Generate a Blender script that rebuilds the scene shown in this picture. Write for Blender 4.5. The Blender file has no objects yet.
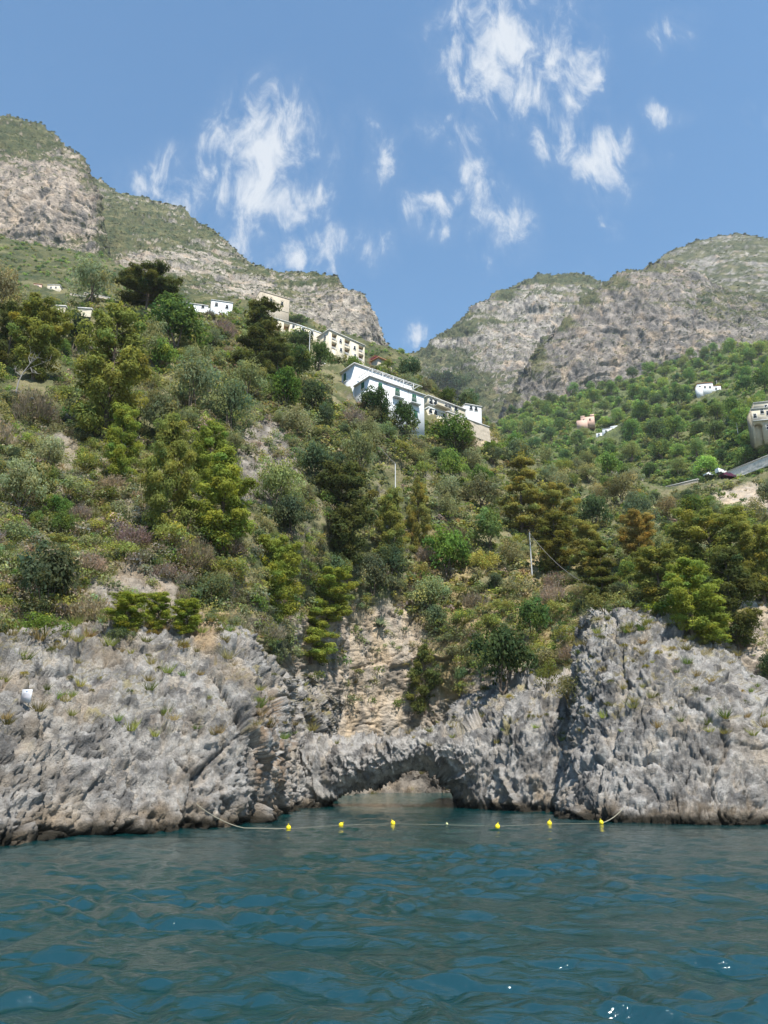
import bpy, math, random
import numpy as np

SC = bpy.context.scene
COL = SC.collection
R = math.radians
rng = np.random.default_rng(7)
random.seed(7)

# ------------------------------------------------------------------ camera geometry
F, CX, CY, TH, CH = 770.0, 384.0, 512.0, R(18.3), 3.0
ST, CT = math.sin(TH), math.cos(TH)
CAM = np.array([0.0, 0.0, CH])


def ray(px, py):
    px, py = np.broadcast_arrays(np.asarray(px, float), np.asarray(py, float))
    x = (px - CX) / F
    y = (CY - py) / F
    return np.stack([x, CT - y * ST, ST + y * CT], -1)


def P(px, py, D):
    """the point of the line of sight through a picture point that lies D metres to the north"""
    r = ray(px, py)
    return CAM + r * (np.asarray(D, float) / r[..., 1])[..., None]


def wD(px, py, z=0.0):
    r = ray(px, py)
    return float(r[1] * (z - CH) / r[2])


def proj(p):
    q = np.asarray(p, float) - CAM
    c = q[..., 1] * CT + q[..., 2] * ST
    u = -q[..., 1] * ST + q[..., 2] * CT
    return CX + F * q[..., 0] / c, CY - F * u / c


# ------------------------------------------------------------------ noise
G3 = np.array([[1, 1, 0], [-1, 1, 0], [1, -1, 0], [-1, -1, 0], [1, 0, 1], [-1, 0, 1], [1, 0, -1], [-1, 0, -1],
               [0, 1, 1], [0, -1, 1], [0, 1, -1], [0, -1, -1], [1, 1, 0], [-1, 1, 0], [0, -1, 1], [0, -1, -1]], np.float32)


def hsh(ix, iy, iz, seed):
    h = (ix.astype(np.uint32) * np.uint32(374761393) + iy.astype(np.uint32) * np.uint32(668265263)
         + iz.astype(np.uint32) * np.uint32(2147483647 - 40503 * 7) + np.uint32((seed * 974634777) & 0xffffffff))
    h = (h ^ (h >> np.uint32(13))) * np.uint32(1274126177)
    h = (h ^ (h >> np.uint32(15))) * np.uint32(2246822519)
    return h ^ (h >> np.uint32(16))


def perlin(p, seed=0):
    p = np.asarray(p, np.float32)
    i = np.floor(p)
    f = p - i
    i = i.astype(np.int64)
    w = f * f * f * (f * (f * 6 - 15) + 10)
    out = np.zeros(p.shape[:-1], np.float32)
    for dx in (0, 1):
        wx = w[..., 0] if dx else 1 - w[..., 0]
        for dy in (0, 1):
            wy = w[..., 1] if dy else 1 - w[..., 1]
            for dz in (0, 1):
                wz = w[..., 2] if dz else 1 - w[..., 2]
                g = G3[hsh(i[..., 0] + dx, i[..., 1] + dy, i[..., 2] + dz, seed) & np.uint32(15)]
                d = g[..., 0] * (f[..., 0] - dx) + g[..., 1] * (f[..., 1] - dy) + g[..., 2] * (f[..., 2] - dz)
                out += wx * wy * wz * d
    return out


def fbm(p, octv=5, seed=0, gain=0.5, lac=2.03):
    s, a, t = 0.0, 1.0, 0.0
    p = np.asarray(p, np.float32)
    for k in range(octv):
        s = s + a * perlin(p, seed + k * 17)
        p = p * lac + 3.7
        t += a
        a *= gain
    return s / t * 1.5


def ridged(p, octv=5, seed=0, gain=0.5, lac=2.1):
    s, a, t, w = 0.0, 1.0, 0.0, 1.0
    p = np.asarray(p, np.float32)
    for k in range(octv):
        n = (1 - np.abs(perlin(p, seed + k * 17)) * 1.6) ** 2 * w
        w = np.clip(n * 1.6, 0, 1)
        s = s + a * n
        p = p * lac + 1.9
        t += a
        a *= gain
    return s / t


def worley(p, seed=0, tilt=False):
    p = np.asarray(p, np.float32)
    i = np.floor(p).astype(np.int64)
    f1 = np.full(p.shape[:-1], 9.0, np.float32)
    f2 = f1.copy()
    cid = np.zeros(p.shape[:-1], np.float32)
    tl = np.zeros(p.shape[:-1], np.float32)
    for dx in (-1, 0, 1):
        for dy in (-1, 0, 1):
            for dz in (-1, 0, 1):
                c = i + np.array([dx, dy, dz])
                h = hsh(c[..., 0], c[..., 1], c[..., 2], seed)
                o = np.stack([(h & np.uint32(1023)) / 1023.0, ((h >> np.uint32(10)) & np.uint32(1023)) / 1023.0,
                              ((h >> np.uint32(20)) & np.uint32(1023)) / 1023.0], -1).astype(np.float32)
                d = np.sqrt((((c + o) - p) ** 2).sum(-1)).astype(np.float32)
                cr = ((h >> np.uint32(5)) & np.uint32(255)) / np.float32(255)
                if tilt:
                    k = p - (c + o)
                    tv = (k[..., 0] * (((h >> np.uint32(3)) & np.uint32(255)) / 127.5 - 1) + k[..., 1] * (((h >> np.uint32(12)) & np.uint32(255)) / 127.5 - 1)
                          + k[..., 2] * (((h >> np.uint32(22)) & np.uint32(255)) / 127.5 - 1))
                near = d < f1
                if tilt: tl = np.where(near, tv, tl)
                f2 = np.where(near, f1, np.minimum(f2, d))
                cid = np.where(near, cr, cid)
                f1 = np.minimum(f1, d)
    return (f1, f2, cid, tl) if tilt else (f1, f2, cid)


def sstep(a, b, x):
    t = np.clip((x - a) / (b - a), 0, 1)
    return t * t * (3 - 2 * t)


def mixc(a, b, t):
    return a + (np.asarray(b) - np.asarray(a)) * t[..., None]


# ------------------------------------------------------------------ mesh helpers
def tag(o, label=None, cat=None, group=None, kind=None):
    if label: o['label'] = label
    if cat: o['category'] = cat
    if group: o['group'] = group
    if kind: o['kind'] = kind
    return o


def mesh_quads(name, V, Q, mat=None, smooth=False, tint=None, attr='leaf_tint'):
    me = bpy.data.meshes.new(name)
    V = np.asarray(V, np.float32).reshape(-1, 3)
    Q = np.asarray(Q, np.int32).reshape(-1, 4)
    me.vertices.add(len(V))
    me.vertices.foreach_set('co', V.ravel())
    me.loops.add(Q.size)
    me.loops.foreach_set('vertex_index', Q.ravel())
    me.polygons.add(len(Q))
    me.polygons.foreach_set('loop_start', np.arange(0, Q.size, 4, dtype=np.int32))
    me.polygons.foreach_set('loop_total', np.full(len(Q), 4, np.int32))
    if smooth:
        me.polygons.foreach_set('use_smooth', np.ones(len(Q), bool))
    me.update(calc_edges=True)
    if tint is not None:
        a = me.attributes.new(attr, 'FLOAT_COLOR', 'POINT')
        c = np.ones((len(V), 4), np.float32)
        c[:, :3] = np.asarray(tint, np.float32).reshape(-1, 3)
        a.data.foreach_set('color', c.ravel())
    if mat: me.materials.append(mat)
    return me


def link(name, me, parent=None):
    o = bpy.data.objects.new(name, me)
    COL.objects.link(o)
    if parent: o.parent = parent
    return o


def grid_quads(nv, nu, closed=False):
    i = np.arange(nv * nu).reshape(nv, nu)
    if closed:
        i = np.concatenate([i, i[:, :1]], 1)
    return np.stack([i[:-1, :-1], i[:-1, 1:], i[1:, 1:], i[1:, :-1]], -1).reshape(-1, 4)


def grid_normals(V):
    du = np.gradient(V, axis=1)
    dv = np.gradient(V, axis=0)
    n = np.cross(du, dv)
    n /= np.linalg.norm(n, axis=-1, keepdims=True) + 1e-9
    s = ((CAM - V) * n).sum(-1)
    return n if np.median(s) > 0 else -n


def hermite(t, Y, q):
    """monotone-ish cubic interpolation of Y (axis 0) at knots t, evaluated at q"""
    t = np.asarray(t, float)
    Y = np.asarray(Y, float)
    h = np.diff(t)
    d = np.diff(Y, axis=0) / h.reshape(-1, *([1] * (Y.ndim - 1)))
    m = np.zeros_like(Y)
    m[0], m[-1] = d[0], d[-1]
    m[1:-1] = (d[:-1] + d[1:]) / 2
    k = np.clip(np.searchsorted(t, q, side='right') - 1, 0, len(t) - 2)
    x = ((q - t[k]) / h[k]).reshape(-1, *([1] * (Y.ndim - 1)))
    hk = h[k].reshape(x.shape)
    return ((2 * x**3 - 3 * x**2 + 1) * Y[k] + (x**3 - 2 * x**2 + x) * hk * m[k]
            + (-2 * x**3 + 3 * x**2) * Y[k + 1] + (x**3 - x**2) * hk * m[k + 1])


def loft(net, nu, nv):
    """net: columns of world points (same count) -> fine grid (nv, nu, 3)"""
    A = np.array(net, float).transpose(1, 0, 2)
    cu = np.linalg.norm(np.diff(A, axis=1), axis=-1).mean(0)
    cv = np.linalg.norm(np.diff(A, axis=0), axis=-1).mean(1)
    tu = np.concatenate([[0], np.cumsum(cu)])
    tv = np.concatenate([[0], np.cumsum(cv)])
    B = hermite(tv, A, np.linspace(0, tv[-1], nv))
    B = hermite(tu, B.transpose(1, 0, 2), np.linspace(0, tu[-1], nu)).transpose(1, 0, 2)
    return B


# ------------------------------------------------------------------ materials
def new_mat(name):
    m = bpy.data.materials.new(name)
    m.use_nodes = True
    nt = m.node_tree
    return m, nt, nt.nodes['Principled BSDF']


def N(nt, kind, **kw):
    n = nt.nodes.new(kind)
    for k, v in kw.items():
        if k.startswith('i_'):
            key = k[2:]
            key = int(key) if key.isdigit() else key
            n.inputs[key].default_value = v
        else:
            setattr(n, k, v)
    return n


def simple_mat(name, col, rough=0.7, noise=0.18, scale=4.0, metal=0.0, bump=0.0):
    m, nt, b = new_mat(name)
    tc = N(nt, 'ShaderNodeTexCoord')
    nz = N(nt, 'ShaderNodeTexNoise', i_Scale=scale, i_Detail=6.0, i_Roughness=0.65)
    nt.links.new(tc.outputs['Object'], nz.inputs['Vector'])
    mr = N(nt, 'ShaderNodeMapRange')
    mr.inputs['From Min'].default_value = 0.25
    mr.inputs['From Max'].default_value = 0.75
    mr.inputs['To Min'].default_value = 1 - noise
    mr.inputs['To Max'].default_value = 1 + noise * 0.6
    nt.links.new(nz.outputs['Fac'], mr.inputs['Value'])
    mx = N(nt, 'ShaderNodeVectorMath', operation='SCALE')
    mx.inputs[0].default_value = col
    nt.links.new(mr.outputs[0], mx.inputs['Scale'])
    nt.links.new(mx.outputs[0], b.inputs['Base Color'])
    b.inputs['Roughness'].default_value = rough
    b.inputs['Metallic'].default_value = metal
    b.inputs['Specular IOR Level'].default_value = 0.3
    if bump:
        bp = N(nt, 'ShaderNodeBump', i_Strength=0.6, i_Distance=bump)
        nt.links.new(nz.outputs['Fac'], bp.inputs['Height'])
        nt.links.new(bp.outputs[0], b.inputs['Normal'])
    return m


def ground_mat(name, scale, bump, lo=0.62, hi=1.32):
    """vertex colour of the ground itself, broken up by fine noise; scale in features per metre"""
    m, nt, b = new_mat(name)
    at = N(nt, 'ShaderNodeAttribute', attribute_name='ground_tint')
    tc = N(nt, 'ShaderNodeTexCoord')
    n1 = N(nt, 'ShaderNodeTexNoise', i_Scale=scale, i_Detail=9.0, i_Roughness=0.7)
    n2 = N(nt, 'ShaderNodeTexNoise', i_Scale=scale * 5, i_Detail=5.0, i_Roughness=0.7)
    vo = N(nt, 'ShaderNodeTexVoronoi', feature='DISTANCE_TO_EDGE', i_Scale=scale * 1.7)
    wv = N(nt, 'ShaderNodeVectorMath', operation='MULTIPLY_ADD')
    wv.inputs[1].default_value = (0.6 / scale,) * 3
    nt.links.new(tc.outputs['Object'], n1.inputs['Vector'])
    nt.links.new(tc.outputs['Object'], n2.inputs['Vector'])
    nt.links.new(n1.outputs['Color'], wv.inputs[0])
    nt.links.new(tc.outputs['Object'], wv.inputs[2])
    nt.links.new(wv.outputs[0], vo.inputs['Vector'])
    mr = N(nt, 'ShaderNodeMapRange')
    for k, v in (('From Min', 0.3), ('From Max', 0.7), ('To Min', lo), ('To Max', hi)):
        mr.inputs[k].default_value = v
    ad = N(nt, 'ShaderNodeMath', operation='MULTIPLY_ADD')
    ad.inputs[1].default_value = 0.5
    nt.links.new(n2.outputs['Fac'], ad.inputs[0])
    hf = N(nt, 'ShaderNodeMath', operation='MULTIPLY')
    hf.inputs[1].default_value = 0.5
    nt.links.new(n1.outputs['Fac'], hf.inputs[0])
    nt.links.new(hf.outputs[0], ad.inputs[2])
    nt.links.new(ad.outputs[0], mr.inputs['Value'])
    sc = N(nt, 'ShaderNodeVectorMath', operation='SCALE')
    nt.links.new(at.outputs['Color'], sc.inputs[0])
    nt.links.new(mr.outputs[0], sc.inputs['Scale'])
    nt.links.new(sc.outputs[0], b.inputs['Base Color'])
    b.inputs['Roughness'].default_value = 0.9
    b.inputs['Specular IOR Level'].default_value = 0.2
    vm = N(nt, 'ShaderNodeMapRange')
    for k, v in (('From Min', 0.0), ('From Max', 0.10), ('To Min', -0.14), ('To Max', 0.0)):
        vm.inputs[k].default_value = v
    nt.links.new(vo.outputs['Distance'], vm.inputs['Value'])
    hh = N(nt, 'ShaderNodeMath', operation='ADD')
    nt.links.new(vm.outputs[0], hh.inputs[0])
    h2 = N(nt, 'ShaderNodeMath', operation='MULTIPLY')
    h2.inputs[1].default_value = 2.0
    nt.links.new(ad.outputs[0], h2.inputs[0])
    nt.links.new(h2.outputs[0], hh.inputs[1])
    bp = N(nt, 'ShaderNodeBump', i_Strength=0.85, i_Distance=bump)
    nt.links.new(hh.outputs[0], bp.inputs['Height'])
    nt.links.new(bp.outputs[0], b.inputs['Normal'])
    return m


def leaf_mat(name, trans=0.25):
    m = bpy.data.materials.new(name)
    m.use_nodes = True
    nt = m.node_tree
    nt.nodes.clear()
    out = N(nt, 'ShaderNodeOutputMaterial')
    oi = N(nt, 'ShaderNodeObjectInfo')
    at = N(nt, 'ShaderNodeAttribute', attribute_name='leaf_tint')
    mu = N(nt, 'ShaderNodeVectorMath', operation='MULTIPLY')
    nt.links.new(oi.outputs['Color'], mu.inputs[0])
    nt.links.new(at.outputs['Color'], mu.inputs[1])
    df = N(nt, 'ShaderNodeBsdfDiffuse', i_Roughness=0.5)
    tr = N(nt, 'ShaderNodeBsdfTranslucent')
    mx = N(nt, 'ShaderNodeMixShader')
    mx.inputs[0].default_value = trans
    warm = N(nt, 'ShaderNodeVectorMath', operation='MULTIPLY')
    warm.inputs[1].default_value = (1.25, 1.2, 0.7)
    nt.links.new(mu.outputs[0], df.inputs['Color'])
    nt.links.new(mu.outputs[0], warm.inputs[0])
    nt.links.new(warm.outputs[0], tr.inputs['Color'])
    nt.links.new(df.outputs[0], mx.inputs[1])
    nt.links.new(tr.outputs[0], mx.inputs[2])
    nt.links.new(mx.outputs[0], out.inputs['Surface'])
    return m


M_ROCK = ground_mat('sea cliff limestone', 2.4, 0.30, 0.52, 1.45)
M_HILL = ground_mat('dry hillside soil', 0.7, 0.25)
M_FAR = ground_mat('far mountain ground', 0.14, 1.6, 0.6, 1.4)
M_FARR = ground_mat('far mountain ground coarse', 0.10, 3.2, 0.5, 1.5)
M_LEAF = leaf_mat('leaf', 0.42)
M_BARK = simple_mat('bark', (0.13, 0.10, 0.075), 0.9, 0.4, 5, bump=0.03)
M_DEAD = simple_mat('bleached dead wood', (0.24, 0.225, 0.205), 0.85, 0.25, 6)

# ------------------------------------------------------------------ terrain
ZB = {}
ZW, ZH, ZX, ZY, ZS = 760, 400, -360, 100, 2.0
zdep = np.full((ZH, ZW), 1e9)
zpos = np.zeros((ZH, ZW, 3))
znor = np.zeros((ZH, ZW, 3))
zlay = np.full((ZH, ZW), -1)
LAYERS = []


def zsplat(V, Nn, layer):
    V = V.reshape(-1, 3)
    Nn = Nn.reshape(-1, 3)
    ok = V[:, 1] > 5
    V, Nn = V[ok], Nn[ok]
    px, py = proj(V)
    ix = ((px - ZX) / ZS).astype(int)
    iy = ((py - ZY) / ZS).astype(int)
    ok = (ix >= 0) & (ix < ZW) & (iy >= 0) & (iy < ZH)
    V, Nn, ix, iy = V[ok], Nn[ok], ix[ok], iy[ok]
    o = np.argsort(-V[:, 1])
    V, Nn, ix, iy = V[o], Nn[o], ix[o], iy[o]
    tmp = np.full((ZH, ZW), 1e9)
    tid = np.full((ZH, ZW), -1)
    tmp[iy, ix] = V[:, 1]
    tid[iy, ix] = np.arange(len(V))
    m = tmp < zdep
    zdep[m] = tmp[m]
    zpos[m] = V[tid[m]]
    znor[m] = Nn[tid[m]]
    zlay[m] = layer


def hit(px, py):
    """(position, normal, layer name) of the ground seen at a picture point"""
    ix, iy = int((px - ZX) / ZS), int((py - ZY) / ZS)
    best = None
    for r in range(0, 5):
        for dy in range(-r, r + 1):
            for dx in range(-r, r + 1):
                x, y = ix + dx, iy + dy
                if 0 <= x < ZW and 0 <= y < ZH and zlay[y, x] >= 0 and max(abs(dx), abs(dy)) == r:
                    if best is None or zdep[y, x] < best[0]:
                        best = (zdep[y, x], zpos[y, x].copy(), znor[y, x].copy(), LAYERS[zlay[y, x]])
        if best: return best[1:]
    return None


def terrain(name, label, V, mat, disp, colour):
    n = grid_normals(V)
    V2 = V + n * disp(V, n)[..., None]
    n2 = grid_normals(V2)
    if (n2 * n).sum() < 0: n2 = -n2
    c = colour(V2, n2)
    me = mesh_quads(name, V2, grid_quads(*V.shape[:2]), mat, True, c, 'ground_tint')
    o = link(name, me)
    tag(o, label, None, None, 'structure')
    LAYERS.append(name)
    zsplat(V2, n2, len(LAYERS) - 1)
    return o


class RBF:
    def __init__(s, pts):
        a = np.array(pts, float)
        s.x = a[:, :2] / 100.0
        y = np.log(a[:, 2])
        n = len(a)
        K = s.k(s.x, s.x) + np.eye(n) * 0.002
        Pm = np.concatenate([np.ones((n, 1)), s.x], 1)
        A = np.block([[K, Pm], [Pm.T, np.zeros((3, 3))]])
        s.w = np.linalg.solve(A, np.concatenate([y, np.zeros(3)]))

    @staticmethod
    def k(a, b):
        return np.sqrt(((a[:, None] - b[None]) ** 2).sum(-1))

    def __call__(s, px, py):
        q = np.stack([np.asarray(px, float).ravel(), np.asarray(py, float).ravel()], -1) / 100.0
        r = s.k(q, s.x) @ s.w[:-3] + s.w[-3] + q @ s.w[-2:]
        return np.exp(r).reshape(np.shape(px))


def poly(pts, u):
    a = np.array(pts, float)
    d = np.concatenate([[0], np.cumsum(np.linalg.norm(np.diff(a, axis=0), axis=1))])
    d /= d[-1]
    return np.stack([np.interp(u, d, a[:, 0]), np.interp(u, d, a[:, 1])], -1)


def slope_surface(top, bot, ctrl, nu, nv, nback=14, back=0.35, sink=14, side=(0, 0), even=True):
    """a hillside given by its skyline, its foot and distances at some of its points; it folds away behind the skyline"""
    u = np.linspace(0, 1, nu)
    v = np.linspace(0, 1, nv)[:, None, None]
    t, b = poly(top, u), poly(bot, u)
    if even:
        x0, x1 = min(top[0][0], bot[0][0]), max(top[-1][0], bot[-1][0])
        X = np.linspace(x0, x1, nu)
        t = np.stack([X, np.interp(X, [p[0] for p in top], [p[1] for p in top])], -1)
        b = np.stack([X, np.interp(X, [p[0] for p in bot], [p[1] for p in bot])], -1)
    g = b[None] * (1 - v) + t[None] * v
    rbf = RBF(ctrl)
    D = rbf(g[..., 0], g[..., 1])
    V = P(g[..., 0], g[..., 1], D)
    # behind the skyline
    k = (np.arange(1, nback + 1) / nback)[:, None]
    Db = D[-1][None] * (1 + back * k ** 1.5)
    gb = np.stack([np.repeat(t[None, :, 0], nback, 0), t[None, :, 1] + sink * k ** 1.2], -1)
    V = np.concatenate([V, P(gb[..., 0], gb[..., 1], Db)], 0)
    for s, n in ((0, side[0]), (1, side[1])):
        if not n: continue
        e = V[:, 0] if s == 0 else V[:, -1]
        w = V[:, 1] - V[:, 0] if s == 0 else V[:, -2] - V[:, -1]
        w = w / (np.linalg.norm(w, axis=-1, keepdims=True) + 1e-9)
        ext = []
        for j in range(1, n + 1):
            q = e.copy()
            dd = np.median(e[:, 1]) * 0.25 * (j / n) ** 1.4
            q[:, 1] += dd
            q[:, 0] *= 1 + dd / e[:, 1]
            q += w * dd * 0.25
            ext.append(q)
        ext = np.stack(ext, 1)
        V = np.concatenate([ext[:, ::-1], V], 1) if s == 0 else np.concatenate([V, ext], 1)
    return V


# --- colours of bare ground and rock
def rock_colour(V, warm=0.25, sc=1.0, seed=3, light=1.0):
    a = fbm(V * 0.55 / sc, 5, seed) * 0.5 + 0.5
    b = fbm(V * np.array([1.3, 1.3, 0.5]) / sc, 4, seed + 9) * 0.5 + 0.5
    c = fbm(V * 0.22 / sc, 3, seed + 21) * 0.5 + 0.5
    g = mixc(np.array([0.165, 0.155, 0.14]), np.array([0.40, 0.375, 0.335]), sstep(0.28, 0.68, a))
    g = mixc(g, np.array([0.48, 0.455, 0.41]), sstep(0.56, 0.75, b) * 0.7)
    g = mixc(g, np.array([0.085, 0.083, 0.08]), sstep(0.55, 0.70, fbm(V * 0.9 / sc, 6, seed + 33, 0.6) * 0.5 + 0.5) * 0.75)
    g = mixc(g, np.array([0.50, 0.42, 0.32]), sstep(0.58, 0.72, fbm(V * np.array([0.8, 0.8, 0.4]) / sc, 5, seed + 53) * 0.5 + 0.5) * 0.55)
    g = mixc(g, np.array([0.40, 0.31, 0.20]), sstep(0.55, 0.8, c) * warm)
    return g * light * np.array([1.06, 1.07, 1.11])


def near_disp(s, amp, seed, damp=None):
    """broken limestone: tilted facets at three sizes, open joints between them, pitted surface"""
    def f(V, n):
        wv = np.stack([fbm(V * 0.45 / s, 4, seed + 50), fbm(V * 0.45 / s, 4, seed + 60), fbm(V * 0.45 / s, 4, seed + 70)], -1)
        q = V / s + wv * 0.30
        # joints run steeply, leaning a little
        q = np.stack([q[..., 0] + 0.18 * q[..., 2], q[..., 1], q[..., 2] - 0.30 * q[..., 0]], -1)
        f1, f2, ci, tl = worley(q * np.array([0.32, 0.32, 0.26]), seed, True)
        d = (ci - 0.5) * 0.50 + tl * 0.85 - 0.55 * (1 - sstep(0.0, 0.055, f2 - f1))
        f1, f2, ci, tl = worley(q * np.array([0.85, 0.85, 0.75]) + 5, seed + 1, True)
        d += (ci - 0.5) * 0.16 + tl * 0.26 - 0.26 * (1 - sstep(0.0, 0.07, f2 - f1))
        f1, f2, ci, tl = worley(q * np.array([2.2, 2.2, 2.1]) + 9, seed + 3, True)
        d += (ci - 0.5) * 0.10 + tl * 0.26 - 0.13 * (1 - sstep(0.0, 0.10, f2 - f1))
        f1, f2, ci, tl = worley(q * np.array([5.2, 5.2, 5.0]) + 2, seed + 5, True)
        d += (ci - 0.5) * 0.06 + tl * 0.16 - 0.07 * (1 - sstep(0.0, 0.14, f2 - f1))
        d += (ridged(q * np.array([0.42, 0.42, 0.36]), 4, seed + 2, 0.5) - 0.45) * 0.22
        d += fbm(q * np.array([1.9, 1.9, 1.7]), 6, seed + 4, 0.72) * 0.36
        d += fbm(q * np.array([0.35, 0.35, 0.3]), 3, seed + 14) * 0.5
        d -= (np.clip(0.16 - np.abs(perlin(q * np.array([1.3, 1.3, 1.2]), seed + 6)), 0, 1)) * 1.5
        d += (np.abs(perlin(q * np.array([6.0, 6.0, 5.0]), seed + 7)) - 0.25) * 0.24 + (np.abs(perlin(q * np.array([13.0, 13.0, 11.0]), seed + 8)) - 0.25) * 0.13
        d = d * amp * s
        return d if damp is None else d * damp(V)
    return f


# --- near rocks: columns of points from below the water to the top and away behind
def col(*pts, back=7.0, drop=3.0, below=2.5):
    b = pts[0]
    w = P(b[0], b[1], wD(b[0], b[1]))
    out = [w + np.array([0, 0.3, -below])]
    out.append(w)
    for p in pts[1:]:
        out.append(P(p[0], p[1], w[1] + p[2] if p[2] < 26 else p[2]))     # small numbers: metres behind the waterline
    t = out[-1]
    out.append(t + np.array([0, back * 0.5, -drop * 0.25]))
    out.append(t + np.array([0, back, -drop]))
    out.append(t + np.array([0, back * 1.2, -drop * 3 - 3]))
    return out


def cliff_colour(warm, seed, light=1.0):
    def f(V, n):
        g = rock_colour(V, warm, 1.0, seed, light)
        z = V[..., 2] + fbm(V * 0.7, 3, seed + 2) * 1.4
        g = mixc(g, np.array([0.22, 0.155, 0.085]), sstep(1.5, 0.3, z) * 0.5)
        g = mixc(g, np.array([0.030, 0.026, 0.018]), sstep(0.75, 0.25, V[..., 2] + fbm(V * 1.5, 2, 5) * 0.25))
        up = sstep(0.45, 0.8, np.abs(n[..., 2])) * sstep(-0.1, 0.25, fbm(V * 0.5, 4, seed + 40)) * sstep(4.5, 7.5, V[..., 2])
        g = mixc(g, np.array([0.20, 0.17, 0.075]), up * 0.75)
        g = mixc(g, np.array([0.33, 0.27, 0.07]), sstep(0.44, 0.6, fbm(V * 0.8, 3, seed + 77)) * 0.5 * sstep(3, 6, V[..., 2]))
        if seed == 5:
            px, py = proj(V)
            m = sstep(1.2, 0.6, np.sqrt(((px - 273) / 24) ** 2 + ((py - 745) / 64) ** 2)) * sstep(-0.25, 0.3, fbm(V * np.array([1.6, 1.6, 0.12]), 4, 8))
            g = mixc(g, np.array([0.30, 0.195, 0.11]), m * 0.75)
            g = mixc(g, np.array([0.55, 0.50, 0.43]), m * sstep(0.15, 0.5, fbm(V * np.array([2.4, 2.4, 0.15]), 3, 18)))
            m = sstep(1.2, 0.5, np.sqrt(((px - 205) / 16) ** 2 + ((py - 632) / 26) ** 2))
            g = mixc(g, np.array([0.46, 0.33, 0.19]), m * 0.8)
        st = sstep(0.25, 0.6, fbm(V * np.array([0.9, 0.9, 0.1]), 4, seed + 90))
        g = mixc(g, np.array([0.42, 0.33, 0.24]), st * warm * 0.8)
        return g
    return f


cl = [
    col((-300, 858), (-300, 790, 1.2), (-300, 715, 3.4), (-300, 650, 7), (-300, 612, 11.5)),
    col((-150, 853), (-150, 785, 1.2), (-150, 705, 3.4), (-150, 650, 7), (-150, 618, 11.5)),
    col((0, 846), (-2, 780, 1.2), (0, 705, 3.6), (0, 655, 7), (0, 624, 11)),
    col((60, 839), (62, 775, 1.3), (62, 705, 3.6), (62, 655, 7), (62, 626, 11)),
    col((130, 833), (128, 768, 1.3), (128, 702, 3.4), (126, 650, 6.4), (126, 610, 10.6)),
    col((200, 829), (203, 765, 1.0), (206, 702, 3.0), (206, 655, 6), (212, 622, 10.5)),
    col((243, 826), (250, 770, 0.5), (251, 715, 1.6), (249, 668, 4.5), (246, 632, 10)),
    col((270, 820), (278, 772, 0.1), (281, 720, 0.8), (277, 684, 3), (268, 660, 8.5)),
    col((283, 816), (289, 768, 0.2), (290, 724, 0.9), (287, 695, 3), (280, 676, 9)),
    col((288, 812), (289, 770, 4.0), (290, 732, 6), (288, 708, 9), (286, 688, 15)),
    col((302, 809), (301, 772, 1.2), (302, 735, 4), (303, 705, 10), (303, 672, 19)),
    col((324, 807), (322, 778, 2.5), (320, 752, 6), (324, 722, 13), (328, 690, 24)),
    col((330, 799), (330, 780, 8), (332, 760, 11), (338, 735, 15), (344, 705, 22)),
]
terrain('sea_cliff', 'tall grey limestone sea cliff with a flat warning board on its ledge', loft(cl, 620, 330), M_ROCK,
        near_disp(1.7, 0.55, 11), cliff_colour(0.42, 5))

# right of the arch: the low rounded rock and the big headland rock
lo = [
    [P(480, 812, 74) * [1, 1, 0] + [0, 0, -2.5], P(478, 808, 74), P(470, 780, 73), P(468, 750, 73), P(470, 725, 74), P(476, 708, 75), P(480, 706, 78), P(482, 715, 82), P(484, 760, 84)],
    col((468, 806), (457, 785, 65.5), (451, 755, 65.5), (455, 722, 66.5), (463, 702, 68), back=9),
    col((478, 808), (472, 782, .2), (471, 745, 1.2), (474, 712, 3.2), (481, 694, 6), back=10),
    col((515, 811), (513, 780, .4), (513, 740, 1.8), (515, 705, 4), (520, 684, 7), back=11),
    col((552, 812), (552, 780, .5), (551, 740, 1.8), (552, 705, 4), (556, 684, 7), back=11),
    col((590, 812), (590, 780, .5), (590, 740, 2), (590, 700, 4.5), (590, 676, 7.5), back=11),
]
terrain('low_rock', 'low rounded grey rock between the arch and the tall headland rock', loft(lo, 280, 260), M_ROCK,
        near_disp(1.7, 0.42, 23), cliff_colour(0.22, 31))
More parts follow.
